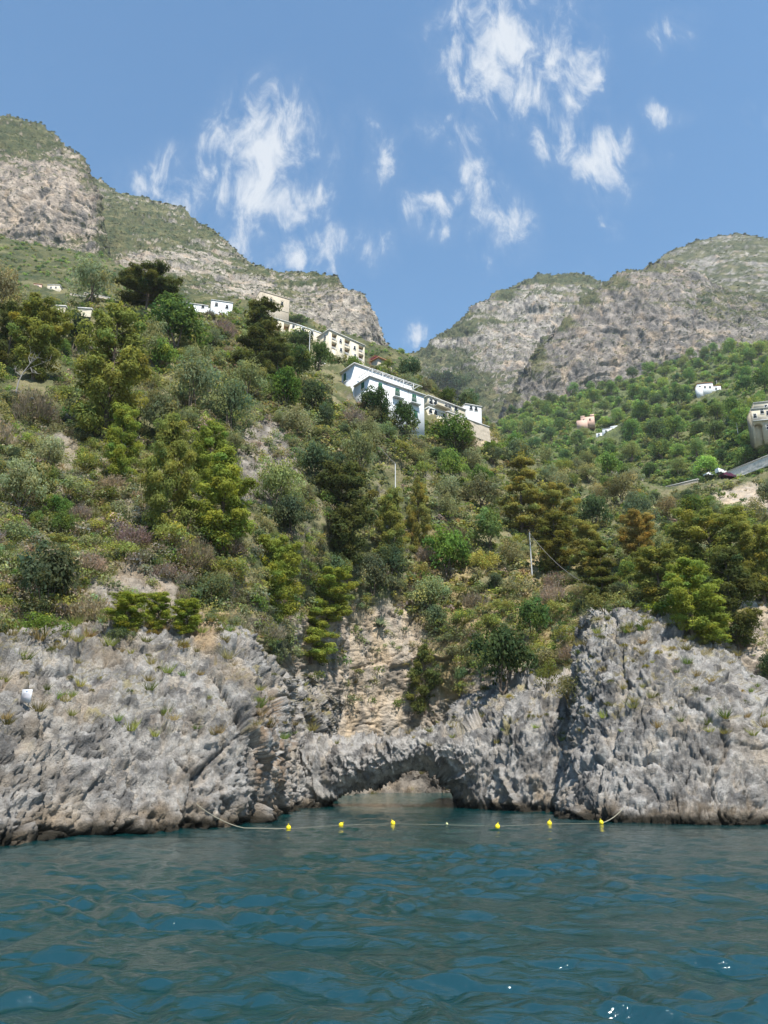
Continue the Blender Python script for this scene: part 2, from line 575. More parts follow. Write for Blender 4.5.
hi = [
    [P(570, 816, 66) * [1, 1, 0] + [0, 0, -2.5], P(569, 812, 66), P(575, 775, 66), P(585, 735, 67), P(588, 680, 68), P(592, 640, 68), P(606, 622, 69), P(612, 625, 72), P(615, 650, 76), P(615, 700, 78)],
    col((557, 818), (564, 785, .8), (576, 735, 2.8), (579, 680, 5.4), (584, 635, 8.4), (602, 613, 10.4), back=9, drop=4),
    col((585, 821), (590, 785, .9), (598, 735, 2.8), (600, 680, 5.2), (605, 636, 8.6), (620, 606, 12.6), back=10, drop=4),
    col((625, 823), (628, 785, .9), (632, 735, 2.8), (634, 680, 5.2), (636, 640, 8.4), (645, 606, 13.4), back=10, drop=4),
    col((680, 825), (680, 788, .9), (680, 738, 2.7), (680, 690, 5), (682, 655, 8), (685, 617, 13.5), back=10, drop=4),
    col((730, 826), (730, 795, .8), (730, 750, 2.4), (730, 710, 4.4), (730, 682, 7), (730, 655, 11.5), back=10, drop=4),
    col((775, 826), (775, 800, .7), (775, 765, 2), (775, 735, 4), (775, 712, 6.6), (775, 690, 10.6), back=10, drop=4),
    col((860, 828), (860, 800, .7), (860, 770, 2), (860, 740, 4), (860, 715, 6.6), (860, 695, 10.6), back=10, drop=4),
    col((1020, 832), (1020, 800, .7), (1020, 765, 2), (1020, 725, 4), (1020, 690, 7.6), (1020, 660, 11.6), back=10, drop=4),
]
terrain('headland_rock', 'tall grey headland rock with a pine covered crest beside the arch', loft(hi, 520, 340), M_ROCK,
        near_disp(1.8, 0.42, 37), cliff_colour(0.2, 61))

# the natural arch: closed sections along its span
sec = [(286, 722, 822, 68), (303, 733, 818, 67.5), (318, 741, 812, 67), (329, 745, 798, 66.6), (344, 745, 788, 66.2), (364, 744, 783, 65.8), (384, 742, 775, 65.5),
       (400, 739, 767, 65.2), (415, 737, 762, 65), (430, 736, 761, 64.8), (444, 735, 766, 64.6), (457, 734, 782, 64.5), (466, 732, 804, 64.4),
       (472, 728, 818, 64.3), (490, 722, 822, 64.2)]
loops = []
for (px, yt, yb, D) in sec:
    t, b = P(px, yt, D), P(px, yb, D)
    c, h = (t + b) / 2, (t[2] - b[2]) / 2
    th = 2.2 + 0.30 * h
    L = []
    for a in np.linspace(0, 2 * math.pi, 17)[:-1]:
        ca, sa = math.cos(a), math.sin(a)
        e = 0.8
        L.append([c[0], c[1] + th * (1.0 if 1 else 0) * np.sign(ca) * abs(ca) ** e, c[2] + h * np.sign(sa) * abs(sa) ** e])
    L.append(L[0])
    loops.append(L)
A = loft(loops, 230, 150)
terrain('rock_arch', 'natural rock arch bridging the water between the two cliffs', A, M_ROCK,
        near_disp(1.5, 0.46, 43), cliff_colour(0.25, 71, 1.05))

# the vegetated near hill with the back wall of the cove
H_CTRL = [(-300, 720, 42), (-300, 560, 50), (-300, 400, 75), (-300, 270, 120),
          (0, 720, 46), (0, 620, 47), (0, 560, 54), (0, 480, 64), (0, 400, 80), (0, 330, 106), (0, 300, 125),
          (100, 720, 49), (100, 620, 50), (100, 560, 58), (100, 480, 70), (100, 400, 86), (100, 330, 114), (100, 300, 132),
          (200, 720, 54), (200, 630, 55), (200, 560, 62), (200, 480, 76), (200, 400, 98), (200, 330, 138), (190, 305, 170),
          (250, 720, 66), (260, 640, 64), (270, 560, 72), (270, 480, 88), (280, 400, 116), (270, 340, 180), (262, 318, 220),
          (310, 720, 88), (310, 660, 88), (320, 590, 90), (330, 500, 96), (330, 430, 116), (330, 385, 142), (330, 355, 195),
          (380, 790, 99), (380, 700, 101), (380, 620, 104), (380, 560, 108), (390, 500, 118), (390, 440, 134), (400, 410, 152), (400, 380, 190),
          (440, 790, 99), (440, 700, 101), (440, 620, 105), (450, 540, 122), (460, 480, 145), (470, 430, 175),
          (500, 720, 90), (500, 650, 93), (510, 580, 110), (520, 520, 140), (520, 470, 180), (500, 440, 190),
          (570, 720, 82), (570, 640, 85), (570, 580, 105), (580, 520, 150), (580, 480, 200),
          (660, 720, 74), (660, 620, 76), (660, 560, 96), (660, 515, 160), (660, 492, 210),
          (768, 720, 70), (768, 640, 74), (768, 580, 88), (768, 530, 130), (768, 482, 200),
          (1050, 720, 62), (1050, 560, 80), (1050, 450, 150)]
H_TOP = [(-300, 270), (0, 298), (60, 302), (110, 305), (180, 312), (230, 314), (262, 320), (300, 335), (330, 357), (352, 366), (380, 371), (410, 380), (430, 389),
         (455, 403), (480, 416), (500, 437), (540, 458), (580, 472), (620, 482), (660, 489), (700, 484), (768, 472), (1050, 430)]
H_BOT = [(-300, 740), (240, 740), (285, 770), (300, 803), (460, 803), (490, 770), (560, 740), (1050, 740)]

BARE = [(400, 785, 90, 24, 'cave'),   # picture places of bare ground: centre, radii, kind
    (375, 690, 100, 85, 'wall'), (330, 640, 35, 40, 'wall'), (265, 462, 34, 46, 'grey'), (130, 600, 60, 34, 'grey'), (225, 600, 30, 40, 'tan'), (65, 452, 22, 20, 'grey'),
    (445, 590, 34, 62, 'tan'), (540, 600, 46, 60, 'tan'), (750, 640, 34, 60, 'wall'), (750, 500, 34, 16, 'wall'), (470, 435, 34, 16, 'wall'), (40, 560, 70, 50, 'dry'),
    (60, 500, 80, 50, 'dry'), (390, 640, 30, 40, 'wall'), (300, 400, 30, 20, 'dry'), (470, 660, 40, 60, 'tan'), (500, 700, 40, 40, 'wall'), (690, 618, 70, 14, 'tan')]


def hill_colour(V, n):
    px, py = proj(V)
    a = fbm(V * 0.16, 5, 3) * 0.5 + 0.5
    g = mixc(np.array([0.075, 0.085, 0.034]), np.array([0.18, 0.16, 0.085]), sstep(0.35, 0.7, a))
    wob = fbm(V * 0.18, 4, 14) * 0.9
    rk = rock_colour(V, 0.5, 1.3, 8) * np.array([0.66, 0.62, 0.57])
    wl = mixc(rk, np.array([0.40, 0.31, 0.21]), 0.12 + 0.5 * sstep(0.35, 0.7, fbm(V * np.array([.5, .5, .12]), 4, 66) * .5 + .5))
    wl = wl * 1.28
    tan = mixc(np.array([0.20, 0.17, 0.07]), np.array([0.33, 0.25, 0.14]), sstep(0.3, 0.7, fbm(V * 0.5, 5, 19) * 0.5 + 0.5))
    dry = mixc(np.array([0.13, 0.13, 0.075]), np.array([0.29, 0.25, 0.18]), sstep(0.3, 0.7, fbm(V * 0.6, 5, 29) * 0.5 + 0.5))
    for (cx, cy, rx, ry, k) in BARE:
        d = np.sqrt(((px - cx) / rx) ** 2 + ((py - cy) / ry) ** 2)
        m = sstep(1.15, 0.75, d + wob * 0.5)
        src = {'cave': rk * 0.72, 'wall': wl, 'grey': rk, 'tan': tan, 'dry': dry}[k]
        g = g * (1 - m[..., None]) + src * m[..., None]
    steep = sstep(0.45, 0.2, np.abs(n[..., 2])) * sstep(0.0, 0.3, fbm(V * 0.12, 3, 90))
    return g * (1 - 0.6 * steep[..., None]) + rk * (0.6 * steep[..., None])


def hill_disp(V, n):
    px, py = proj(V)
    d = fbm(V * 0.06, 4, 5) * 2.6 + (ridged(V * 0.22, 4, 6) - 0.4) * 1.0 + fbm(V * 0.7, 4, 8) * 0.4
    m = np.zeros(px.shape)
    for (cx, cy, rx, ry, k) in BARE:
        if k in ('wall', 'grey', 'cave'):
            m = np.maximum(m, sstep(1.3, 0.7, np.sqrt(((px - cx) / rx) ** 2 + ((py - cy) / ry) ** 2)))
    r = near_disp(2.0, 0.30, 53)(V, n) * (1 + 0.9 * sstep(745, 765, py))
    return d * (1 - 0.6 * m) + r * m


VH = slope_surface(H_TOP, H_BOT, H_CTRL, 760, 440, nback=16, back=0.30, sink=20)
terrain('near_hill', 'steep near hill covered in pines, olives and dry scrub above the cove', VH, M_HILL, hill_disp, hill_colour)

# ------------------------------------------------------------------ far slopes and mountains
def mtn_disp(s, seed, amp=1.0, flute=1.0):
    def f(V, n):
        q = V / s
        wv = np.stack([fbm(q * 0.6, 4, seed + 5), fbm(q * 0.6, 4, seed + 6), fbm(q * 0.6, 4, seed + 7)], -1)
        big = fbm(q * np.array([0.20, 0.20, 0.10]), 4, seed) * 1.5 + (ridged(q * np.array([0.30, 0.30, 0.07]), 4, seed + 1, 0.5) - 0.4) * 0.9 * flute
        q = q + wv * 0.35
        f1, f2, ci, tl = worley(q * np.array([0.9, 0.9, 0.40]), seed + 2, True)
        d = big + ((ci - 0.5) * 0.22 + tl * 0.22 - 0.28 * (1 - sstep(0, 0.10, f2 - f1))) * flute
        f1, f2, ci, tl = worley(q * np.array([2.2, 2.2, 1.0]) + 3, seed + 12, True)
        d += ((ci - 0.5) * 0.12 + tl * 0.14 - 0.12 * (1 - sstep(0, 0.12, f2 - f1))) * flute
        zz = V[..., 2:3] / (s * 0.8) + fbm(q * 0.5, 3, seed + 9)[..., None] * 1.3
        st = perlin(np.concatenate([q[..., :1] * 0.12, q[..., 1:2] * 0.12, zz], -1), seed + 3)
        d += np.sign(st) * np.abs(st) ** 0.6 * 0.42
        d += fbm(q * np.array([1.6, 1.6, 1.0]), 6, seed + 4, 0.7) * 0.50
        return d * s * 0.42 * amp
    return f


def mtn_colour(seed, veg, s, rockc=(0.30, 0.275, 0.25), steep0=0.50, greens=((0.050, 0.075, 0.022), (0.13, 0.135, 0.045)), zones=()):
    def f(V, n):
        px, py = proj(V)
        q = V / s
        a = fbm(q * 1.6, 6, seed, 0.6) * 0.5 + 0.5
        rk = mixc(np.array(rockc) * 0.60, np.array(rockc) * 1.25, sstep(0.25, 0.75, a))
        st = fbm(q * np.array([2.2, 2.2, 0.25]), 5, seed + 3) * 0.5 + 0.5
        rk = mixc(rk, np.array([0.11, 0.105, 0.10]), sstep(0.52, 0.68, st) * 0.75)  # rock streaks; their dark colour also stands in for missing relief shadows
        rk = mixc(rk, np.array([0.46, 0.345, 0.24]), sstep(0.54, 0.76, fbm(q * 1.1, 5, seed + 8) * 0.5 + 0.5) * 0.6)
        gr = mixc(np.array(greens[0]), np.array(greens[1]), sstep(0.3, 0.7, fbm(q * 1.8, 6, seed + 11, 0.6) * 0.5 + 0.5))
        gr = mixc(gr, np.array([0.21, 0.185, 0.09]), sstep(0.55, 0.75, fbm(q * 1.1, 5, seed + 13) * 0.5 + 0.5) * 0.6)
        up = np.abs(n[..., 2])
        v = veg + np.zeros(px.shape)
        for (cx, cy, rx, ry, dv) in zones:
            v = v + dv * sstep(1.3, 0.5, np.sqrt(((px - cx) / rx) ** 2 + ((py - cy) / ry) ** 2))
        zz = np.stack([q[..., 0] * 0.3, q[..., 1] * 0.3, V[..., 2] / (s * 0.55) + fbm(q, 3, seed + 31) * 0.8], -1)
        m = sstep(-0.12, 0.12, up - steep0 + v + fbm(q * 2.4, 6, seed + 17, 0.62) * 0.55 + perlin(zz, seed + 23) * 0.55)
        return rk * (1 - m[..., None]) + gr * m[..., None]
    return f


# green slope across the valley on the right
R_TOP = [(470, 425), (505, 422), (540, 404), (560, 396), (620, 378), (680, 363), (740, 348), (800, 335), (1080, 290)]
R_BOT = [(470, 520), (1080, 520)]
R_CTRL = [(470, 425, 640), (505, 425, 620), (560, 400, 680), (620, 380, 690), (680, 365, 690), (740, 350, 680), (900, 310, 640), (1080, 290, 620),
          (470, 470, 420), (540, 460, 400), (607, 431, 500), (582, 420, 540), (640, 430, 430), (707, 392, 480), (760, 420, 265), (760, 470, 235), (700, 475, 250), (640, 480, 290),
          (570, 490, 320), (680, 500, 215), (768, 515, 190), (470, 520, 330), (600, 520, 260), (1080, 500, 170), (1000, 400, 330), (820, 380, 400)]
VR = slope_surface(R_TOP, R_BOT, R_CTRL, 430, 200, nback=8, back=0.25, sink=10)
terrain('valley_slope', 'green terraced slope across the valley dotted with houses', VR, M_FAR, mtn_disp(28, 301, 0.55, 0.6),
        mtn_colour(311, 0.75, 22, greens=((0.06, 0.08, 0.03), (0.13, 0.15, 0.055)), zones=((612, 465, 14, 16, -1.0), (640, 470, 10, 12, -0.9), (722, 415, 20, 12, -0.7), (600, 440, 16, 8, -0.35), (675, 485, 20, 6, -0.3), (590, 410, 22, 10, -.3))))

# left: green foot slope, cliff spur, long ridge
G_TOP = [(-300, 190), (-100, 222), (0, 236), (40, 246), (75, 253), (104, 258), (130, 280), (170, 293), (230, 300), (300, 318), (360, 340), (420, 360)]
G_BOT = [(-300, 360), (0, 345), (110, 345), (230, 350), (420, 400)]
G_CTRL = [(-300, 190, 470), (0, 236, 520), (60, 250, 520), (104, 260, 510), (170, 293, 470), (230, 302, 440), (300, 320, 460), (420, 362, 520),
          (-300, 360, 230), (0, 345, 250), (110, 345, 260), (230, 350, 290), (420, 400, 330), (0, 290, 380), (100, 300, 390)]
VG = slope_surface(G_TOP, G_BOT, G_CTRL, 340, 130, nback=6, back=0.2, sink=8)
terrain('foot_slope', 'green foot slope under the cliffs, with terraces and two small houses', VG, M_FAR, mtn_disp(26, 321, 0.45, 0.5),
        mtn_colour(331, 0.9, 20, greens=((0.0400, 0.0544, 0.0192), (0.0975, 0.0975, 0.0390)), zones=((70, 255, 40, 8, -0.5),)))

S_TOP = [(-300, 40), (-150, 75), (-60, 100), (0, 118), (28, 124), (50, 134), (74, 150), (88, 166), (94, 178), (99, 190)]
S_BOT = [(-300, 290), (0, 290), (60, 290), (118, 290)]
S_CTRL = [(-300, 40, 760), (0, 118, 800), (50, 134, 780), (97, 170, 730), (0, 165, 660), (60, 180, 655), (100, 190, 665), (0, 235, 628), (60, 245, 622), (104, 240, 634),
          (-300, 290, 540), (0, 290, 560), (118, 290, 560), (-300, 170, 640)]
VS = slope_surface(S_TOP, S_BOT, S_CTRL, 300, 260, nback=10, back=0.25, sink=12, side=(0, 12), even=False)
terrain('cliff_spur', 'mountain spur with a bare pinkish cliff under a scrubby top', VS, M_FARR, mtn_disp(18, 341, 0.9, 1.0),
        mtn_colour(351, 0.02, 18, rockc=(0.37, 0.305, 0.245), greens=((0.0360, 0.0520, 0.0176), (0.0858, 0.0897, 0.0312)),
                   zones=((0, 118, 60, 36, 0.45), (40, 140, 40, 24, 0.35), (0, 262, 120, 14, 0.6), (90, 170, 16, 22, 0.4), (104, 230, 9, 40, 0.5), (40, 205, 60, 36, -0.35))))

L_TOP = [(60, 168), (100, 182), (118, 189), (140, 194), (170, 205), (200, 224), (222, 240), (240, 254), (248, 264), (262, 268), (285, 273), (318, 276), (336, 278), (341, 287), (360, 294), (372, 308), (380, 330), (392, 350), (405, 372)]
L_BOT = [(60, 330), (150, 340), (240, 360), (330, 390), (395, 420)]
L_CTRL = [(60, 168, 1050), (140, 194, 1020), (200, 224, 960), (245, 260, 900), (285, 273, 860), (336, 280, 800), (375, 310, 735), (352, 298, 740), (392, 352, 735), (400, 365, 780), (60, 330, 560), (150, 340, 540), (240, 360, 560), (330, 390, 600), (395, 420, 640),
          (120, 250, 780), (200, 270, 760), (270, 310, 690), (340, 336, 702)]
VL = slope_surface(L_TOP, L_BOT, L_CTRL, 480, 240, nback=10, back=0.25, sink=10, side=(0, 12), even=False)
terrain('long_ridge', 'long mountain ridge dropping to a rocky end above the white house', VL, M_FARR, mtn_disp(20, 361, 0.75, 0.9),
        mtn_colour(371, 0.22, 20, rockc=(0.35, 0.305, 0.25), greens=((0.0400, 0.0576, 0.0200), (0.1014, 0.1014, 0.0374)),
                   zones=((355, 325, 46, 44, -0.50), (290, 300, 60, 22, -0.25), (170, 262, 70, 14, -0.45), (240, 285, 40, 12, -0.4), (150, 230, 60, 22, 0.3), (115, 240, 14, 40, 0.4), (310, 285, 50, 8, 0.3))))

# right: two cliffed mountains and a dome behind
A_TOP = [(380, 355), (400, 352), (425, 348), (440, 338), (462, 322), (480, 306), (500, 291), (512, 283), (530, 277), (548, 275), (572, 275), (590, 279), (606, 285), (660, 300), (700, 320)]
A_BOT = [(380, 440), (700, 440)]
A_CTRL = [(380, 355, 1150), (425, 348, 1180), (480, 306, 1200), (530, 277, 1250), (606, 285, 1250), (700, 320, 1150), (380, 440, 880), (500, 440, 980), (700, 440, 1000), (470, 370, 1090), (560, 340, 1130), (500, 400, 1040), (540, 295, 1170), (480, 330, 1140)]
VA = slope_surface(A_TOP, A_BOT, A_CTRL, 400, 260, nback=10, back=0.2, sink=12)
terrain('cliffed_mountain', 'grey cliffed mountain at the head of the valley', VA, M_FARR, mtn_disp(22, 381, 0.85, 1.1),
        mtn_colour(391, 0.06, 22, rockc=(0.34, 0.305, 0.265), greens=((0.0400, 0.0560, 0.0208), (0.0936, 0.0975, 0.0390)),
                   zones=((440, 385, 50, 40, 0.45), (470, 318, 44, 8, 0.5), (540, 277, 62, 8, 0.9), (500, 292, 20, 8, 0.8), (455, 330, 26, 8, 0.8), (480, 400, 40, 30, 0.35), (420, 352, 20, 12, 0.5), (590, 300, 14, 30, 0.4), (520, 330, 60, 40, -0.2))))
B_TOP = [(500, 428), (508, 405), (520, 382), (531, 352), (545, 335), (565, 318), (582, 302), (600, 286), (620, 274), (640, 263), (655, 259), (672, 262), (695, 272), (720, 284), (745, 293), (775, 303), (850, 320), (1080, 330)]
B_BOT = [(500, 450), (560, 450), (680, 430), (800, 400), (1080, 380)]
B_CTRL = [(500, 428, 830), (531, 352, 850), (565, 318, 880), (600, 286, 920), (655, 259, 960), (720, 284, 950), (775, 303, 930), (1080, 330, 860), (500, 450, 825), (560, 450, 820), (680, 430, 810), (800, 400, 800), (1080, 380, 780), (620, 340, 856), (700, 350, 845), (560, 400, 832), (640, 290, 880), (700, 305, 875)]
VB = slope_surface(B_TOP, B_BOT, B_CTRL, 460, 260, nback=10, back=0.2, sink=12, side=(12, 0), even=False)
terrain('sheer_mountain', 'mountain with a broad sheer grey cliff above the green valley slope', VB, M_FARR, mtn_disp(19, 401, 0.95, 1.2),
        mtn_colour(411, -0.06, 20, rockc=(0.245, 0.215, 0.188), greens=((0.0400, 0.0560, 0.0208), (0.1170, 0.1131, 0.0468)),
                   zones=((640, 266, 46, 7, 0.6), (612, 282, 20, 9, 0.8), (740, 300, 60, 16, 0.45), (585, 302, 20, 10, 0.4), (640, 340, 80, 40, -0.3), (740, 320, 40, 10, 0.2), (520, 440, 50, 20, 0.5), (512, 405, 9, 30, 0.7), (536, 350, 10, 22, 0.7), (562, 322, 14, 10, 0.7), (588, 297, 16, 8, 0.6))))
C_TOP = [(600, 320), (640, 275), (664, 254), (680, 246), (700, 239), (720, 235), (737, 233), (755, 235), (768, 238), (860, 262), (1080, 330)]
C_BOT = [(600, 350), (1080, 380)]
C_CTRL = [(600, 320, 1200), (664, 254, 1250), (737, 233, 1300), (860, 262, 1250), (1080, 330, 1100), (600, 350, 1080), (1080, 380, 980), (740, 290, 1120)]
VC = slope_surface(C_TOP, C_BOT, C_CTRL, 240, 120, nback=10, back=0.2, sink=12)
terrain('domed_summit', 'domed scrubby summit behind the sheer cliff', VC, M_FARR, mtn_disp(24, 421, 0.5, 0.6),
        mtn_colour(431, 0.12, 22, rockc=(0.25, 0.23, 0.20), greens=((0.0480, 0.0600, 0.0240), (0.0936, 0.0936, 0.0390))))

# ------------------------------------------------------------------ sea
def make_sea():
    yy = np.concatenate([np.linspace(1400, 1060, 70), np.linspace(1058, 900, 260), np.linspace(899.3, 780, 300), np.linspace(779.5, 768, 20)])
    d = CH / np.tan(np.arctan((yy - CY) / F) - TH)
    d = np.concatenate([[0.02, 1.0], d[d > 1.2], [3000, 6000]])
    az = np.concatenate([np.linspace(-180, -42, 40)[:-1], np.linspace(-42, 42, 520), np.linspace(42, 180, 40)[1:]])
    az = np.radians(az)
    X = d[:, None] * np.sin(az)[None]
    Y = d[:, None] * np.cos(az)[None]
    Z = np.zeros_like(X)
    r = np.random.default_rng(5)
    near = np.where(d < 400)[0]
    x, y = X[near], Y[near]
    q0 = np.stack([x, y, np.zeros_like(x)], -1)
    wx = x + 0.9 * perlin(q0 * 0.35, 3) + 0.25 * perlin(q0 * 1.3, 4)
    wy = y + 0.9 * perlin(q0 * 0.35, 5) + 0.25 * perlin(q0 * 1.3, 6)
    env = 0.75 + 0.6 * perlin(q0 * np.array([0.10, 0.16, 1]), 8)
    z = np.zeros_like(x)
    for k in range(64):
        lam = 0.45 * (8.0 / 0.45) ** (r.random() ** 1.25)
        a = math.radians(r.normal(72, 34))
        kx, ky = math.cos(a) * 2 * math.pi / lam, math.sin(a) * 2 * math.pi / lam
        amp = 0.0125 * lam ** 0.80
        ph = kx * wx + ky * wy + r.random() * 7
        cut = np.clip(lam / (0.012 * np.hypot(x, y) ** 1.0 + 0.05) / 2.0, 0, 1)
        z += amp * cut * (np.sin(ph) + 0.25 * np.cos(2 * ph)) * (0.95 if lam > 1.4 else 1.55)
    f1, f2, _ = worley(np.stack([wx * 0.55, wy * 1.0, 0 * x], -1), 12)
    z += 0.03 * (f1 ** 2 - 0.3) * np.clip(40 / np.hypot(x, y), 0, 1)
    f1, f2, _ = worley(np.stack([wx * 1.7, wy * 2.8, 0 * x], -1), 13)
    z += 0.012 * (f1 ** 2 - 0.3) * np.clip(25 / np.hypot(x, y), 0, 1)
    z = z * 0.53
    gy = np.gradient(z, axis=0) / np.gradient(d[near])[:, None]
    print('SEA slope rms', [round(float(gy[(np.abs(d[near] - q) < 2)].std()), 3) for q in (9, 15, 30, 50)])
    Z[near] = z * env * (1.15 - 0.6 * sstep(14, 42, np.hypot(x, y))) * np.clip((d[near, None] - 0.5) / 2, 0, 1)
    V = np.stack([X, Y, Z], -1)[:, :-1]
    global SEA
    SEA = V.reshape(-1, 3)
    m, nt, b = new_mat('sea water')
    b.inputs['Roughness'].default_value = 0.08
    b.inputs['IOR'].default_value = 2.0
    tc = N(nt, 'ShaderNodeTexCoord')
    mp = N(nt, 'ShaderNodeMapping')
    mp.inputs['Scale'].default_value = (0.8, 1.8, 1.0)
    mp.inputs['Rotation'].default_value = (0, 0, R(-14))
    nt.links.new(tc.outputs['Object'], mp.inputs['Vector'])
    n1 = N(nt, 'ShaderNodeTexNoise', i_Scale=8.0, i_Detail=4.0, i_Roughness=0.6, i_Distortion=0.5)
    n2 = N(nt, 'ShaderNodeTexNoise', i_Scale=1.7, i_Detail=3.0, i_Roughness=0.55, i_Distortion=0.8)
    nt.links.new(mp.outputs[0], n1.inputs['Vector'])
    nt.links.new(mp.outputs[0], n2.inputs['Vector'])
    b1 = N(nt, 'ShaderNodeBump', i_Strength=1.0, i_Distance=0.013)
    b2 = N(nt, 'ShaderNodeBump', i_Strength=1.0, i_Distance=0.036)
    nt.links.new(n1.outputs['Fac'], b1.inputs['Height'])
    nt.links.new(n2.outputs['Fac'], b2.inputs['Height'])
    nt.links.new(b2.outputs[0], b1.inputs['Normal'])
    nt.links.new(b1.outputs[0], b.inputs['Normal'])
    # shallower, greener water inside the cove
    sx = N(nt, 'ShaderNodeSeparateXYZ')
    nt.links.new(tc.outputs['Object'], sx.inputs[0])
    mr = N(nt, 'ShaderNodeMapRange')
    for k, v in (('From Min', 52.0), ('From Max', 85.0)):
        mr.inputs[k].default_value = v
    nt.links.new(sx.outputs['Y'], mr.inputs['Value'])
    cr = N(nt, 'ShaderNodeMix', data_type='RGBA')
    cr.inputs['A'].default_value = (0.002, 0.028, 0.030, 1)
    cr.inputs['B'].default_value = (0.005, 0.052, 0.052, 1)
    nt.links.new(mr.outputs[0], cr.inputs['Factor'])
    nt.links.new(cr.outputs['Result'], b.inputs['Base Color'])
    me = mesh_quads('sea', V, grid_quads(V.shape[0], V.shape[1], True), m, True)
    o = link('sea', me)
    tag(o, 'dark teal sea with blue sky reflections on its chop', None, None, 'structure')


make_sea()

# ------------------------------------------------------------------ plant building
def unit(n, r):
    v = r.normal(size=(n, 3))
    return v / np.linalg.norm(v, axis=1, keepdims=True)


class Buf:
    def __init__(s):
        s.V, s.Q, s.T, s.n = [], [], [], 0

    def add(s, V, Q, tint=(1, 1, 1)):
        V = np.asarray(V, np.float32).reshape(-1, 3)
        s.V.append(V)
        s.Q.append(np.asarray(Q, np.int32).reshape(-1, 4) + s.n)
        t = np.asarray(tint, np.float32)
        s.T.append(np.broadcast_to(t, (len(V), 3)) if t.ndim == 1 else t)
        s.n += len(V)

    def tube(s, pts, rad, k=6, tint=(1, 1, 1)):
        pts = np.asarray(pts, float)
        t = np.gradient(pts, axis=0)
        t /= np.linalg.norm(t, axis=1, keepdims=True) + 1e-9
        ref = np.array([0.3, 0.9, 0.1]) if abs(t[0, 2]) > 0.8 else np.array([0, 0, 1.0])
        a = np.cross(t, ref)
        a /= np.linalg.norm(a, axis=1, keepdims=True) + 1e-9
        b = np.cross(t, a)
        ang = np.linspace(0, 2 * math.pi, k, endpoint=False)
        V = pts[:, None] + (a[:, None] * np.cos(ang)[None, :, None] + b[:, None] * np.sin(ang)[None, :, None]) * np.asarray(rad)[:, None, None]
        s.add(V, grid_quads(len(pts), k, True), tint)

    def leaves(s, c, rad, n, l, w, r, up=0.35, rnd=0.8, inner=0.45, cv=0.22, lv=0.16, shell=1.0, under=0.55):
        """n leaf-shaped faces scattered through every clump (centre c, radii rad)"""
        c = np.repeat(np.asarray(c, float), n, 0)
        rad = np.repeat(np.asarray(rad, float).reshape(-1, 3), n, 0)
        M = len(c)
        d = unit(M, r)
        keep = (d[:, 2] > -0.35) | (r.random(M) > under)
        c, rad, d = c[keep], rad[keep], d[keep]
        ct = np.repeat(1 + r.normal(size=(M // n,)) * cv, n)[keep]
        hue = np.repeat(r.normal(size=(M // n,)) * 0.10, n)[keep]
        M = len(c)
        rr = (inner + (1 - inner) * r.random(M) ** 0.6)[:, None] * shell
        p = c + d * rr * rad
        nn = d + np.array([0, 0, up]) + unit(M, r) * rnd
        nn /= np.linalg.norm(nn, axis=1, keepdims=True)
        t = np.cross(nn, unit(M, r))
        t /= np.linalg.norm(t, axis=1, keepdims=True) + 1e-9
        b = np.cross(nn, t)
        sc = (0.65 + 0.7 * r.random(M))[:, None]
        t, b = t * l * sc * 0.5, b * w * sc * 0.5
        V = np.stack([p - t, p + b, p + t, p - b], 1).reshape(-1, 3)
        tt = np.clip(ct * (1 + r.normal(size=M) * lv), 0.4, 1.7)
        T = np.stack([tt * (1 + hue), tt, tt * (1 - hue)], -1)
        s.add(V, np.arange(M * 4).reshape(-1, 4), np.repeat(T, 4, 0))

    def mesh(s, name, mat):
        return mesh_quads(name, np.concatenate(s.V), np.concatenate(s.Q), mat, False, np.concatenate(s.T))


def bounds(me):
    a = np.zeros(len(me.vertices) * 3, np.float32)
    me.vertices.foreach_get('co', a)
    a = a.reshape(-1, 3)
    w = np.percentile(np.hypot(a[:, 0], a[:, 1]), 97) * 2
    return w, float(np.percentile(a[:, 2], 99.5)), float(a[:, 2].min())


PROTO = {}


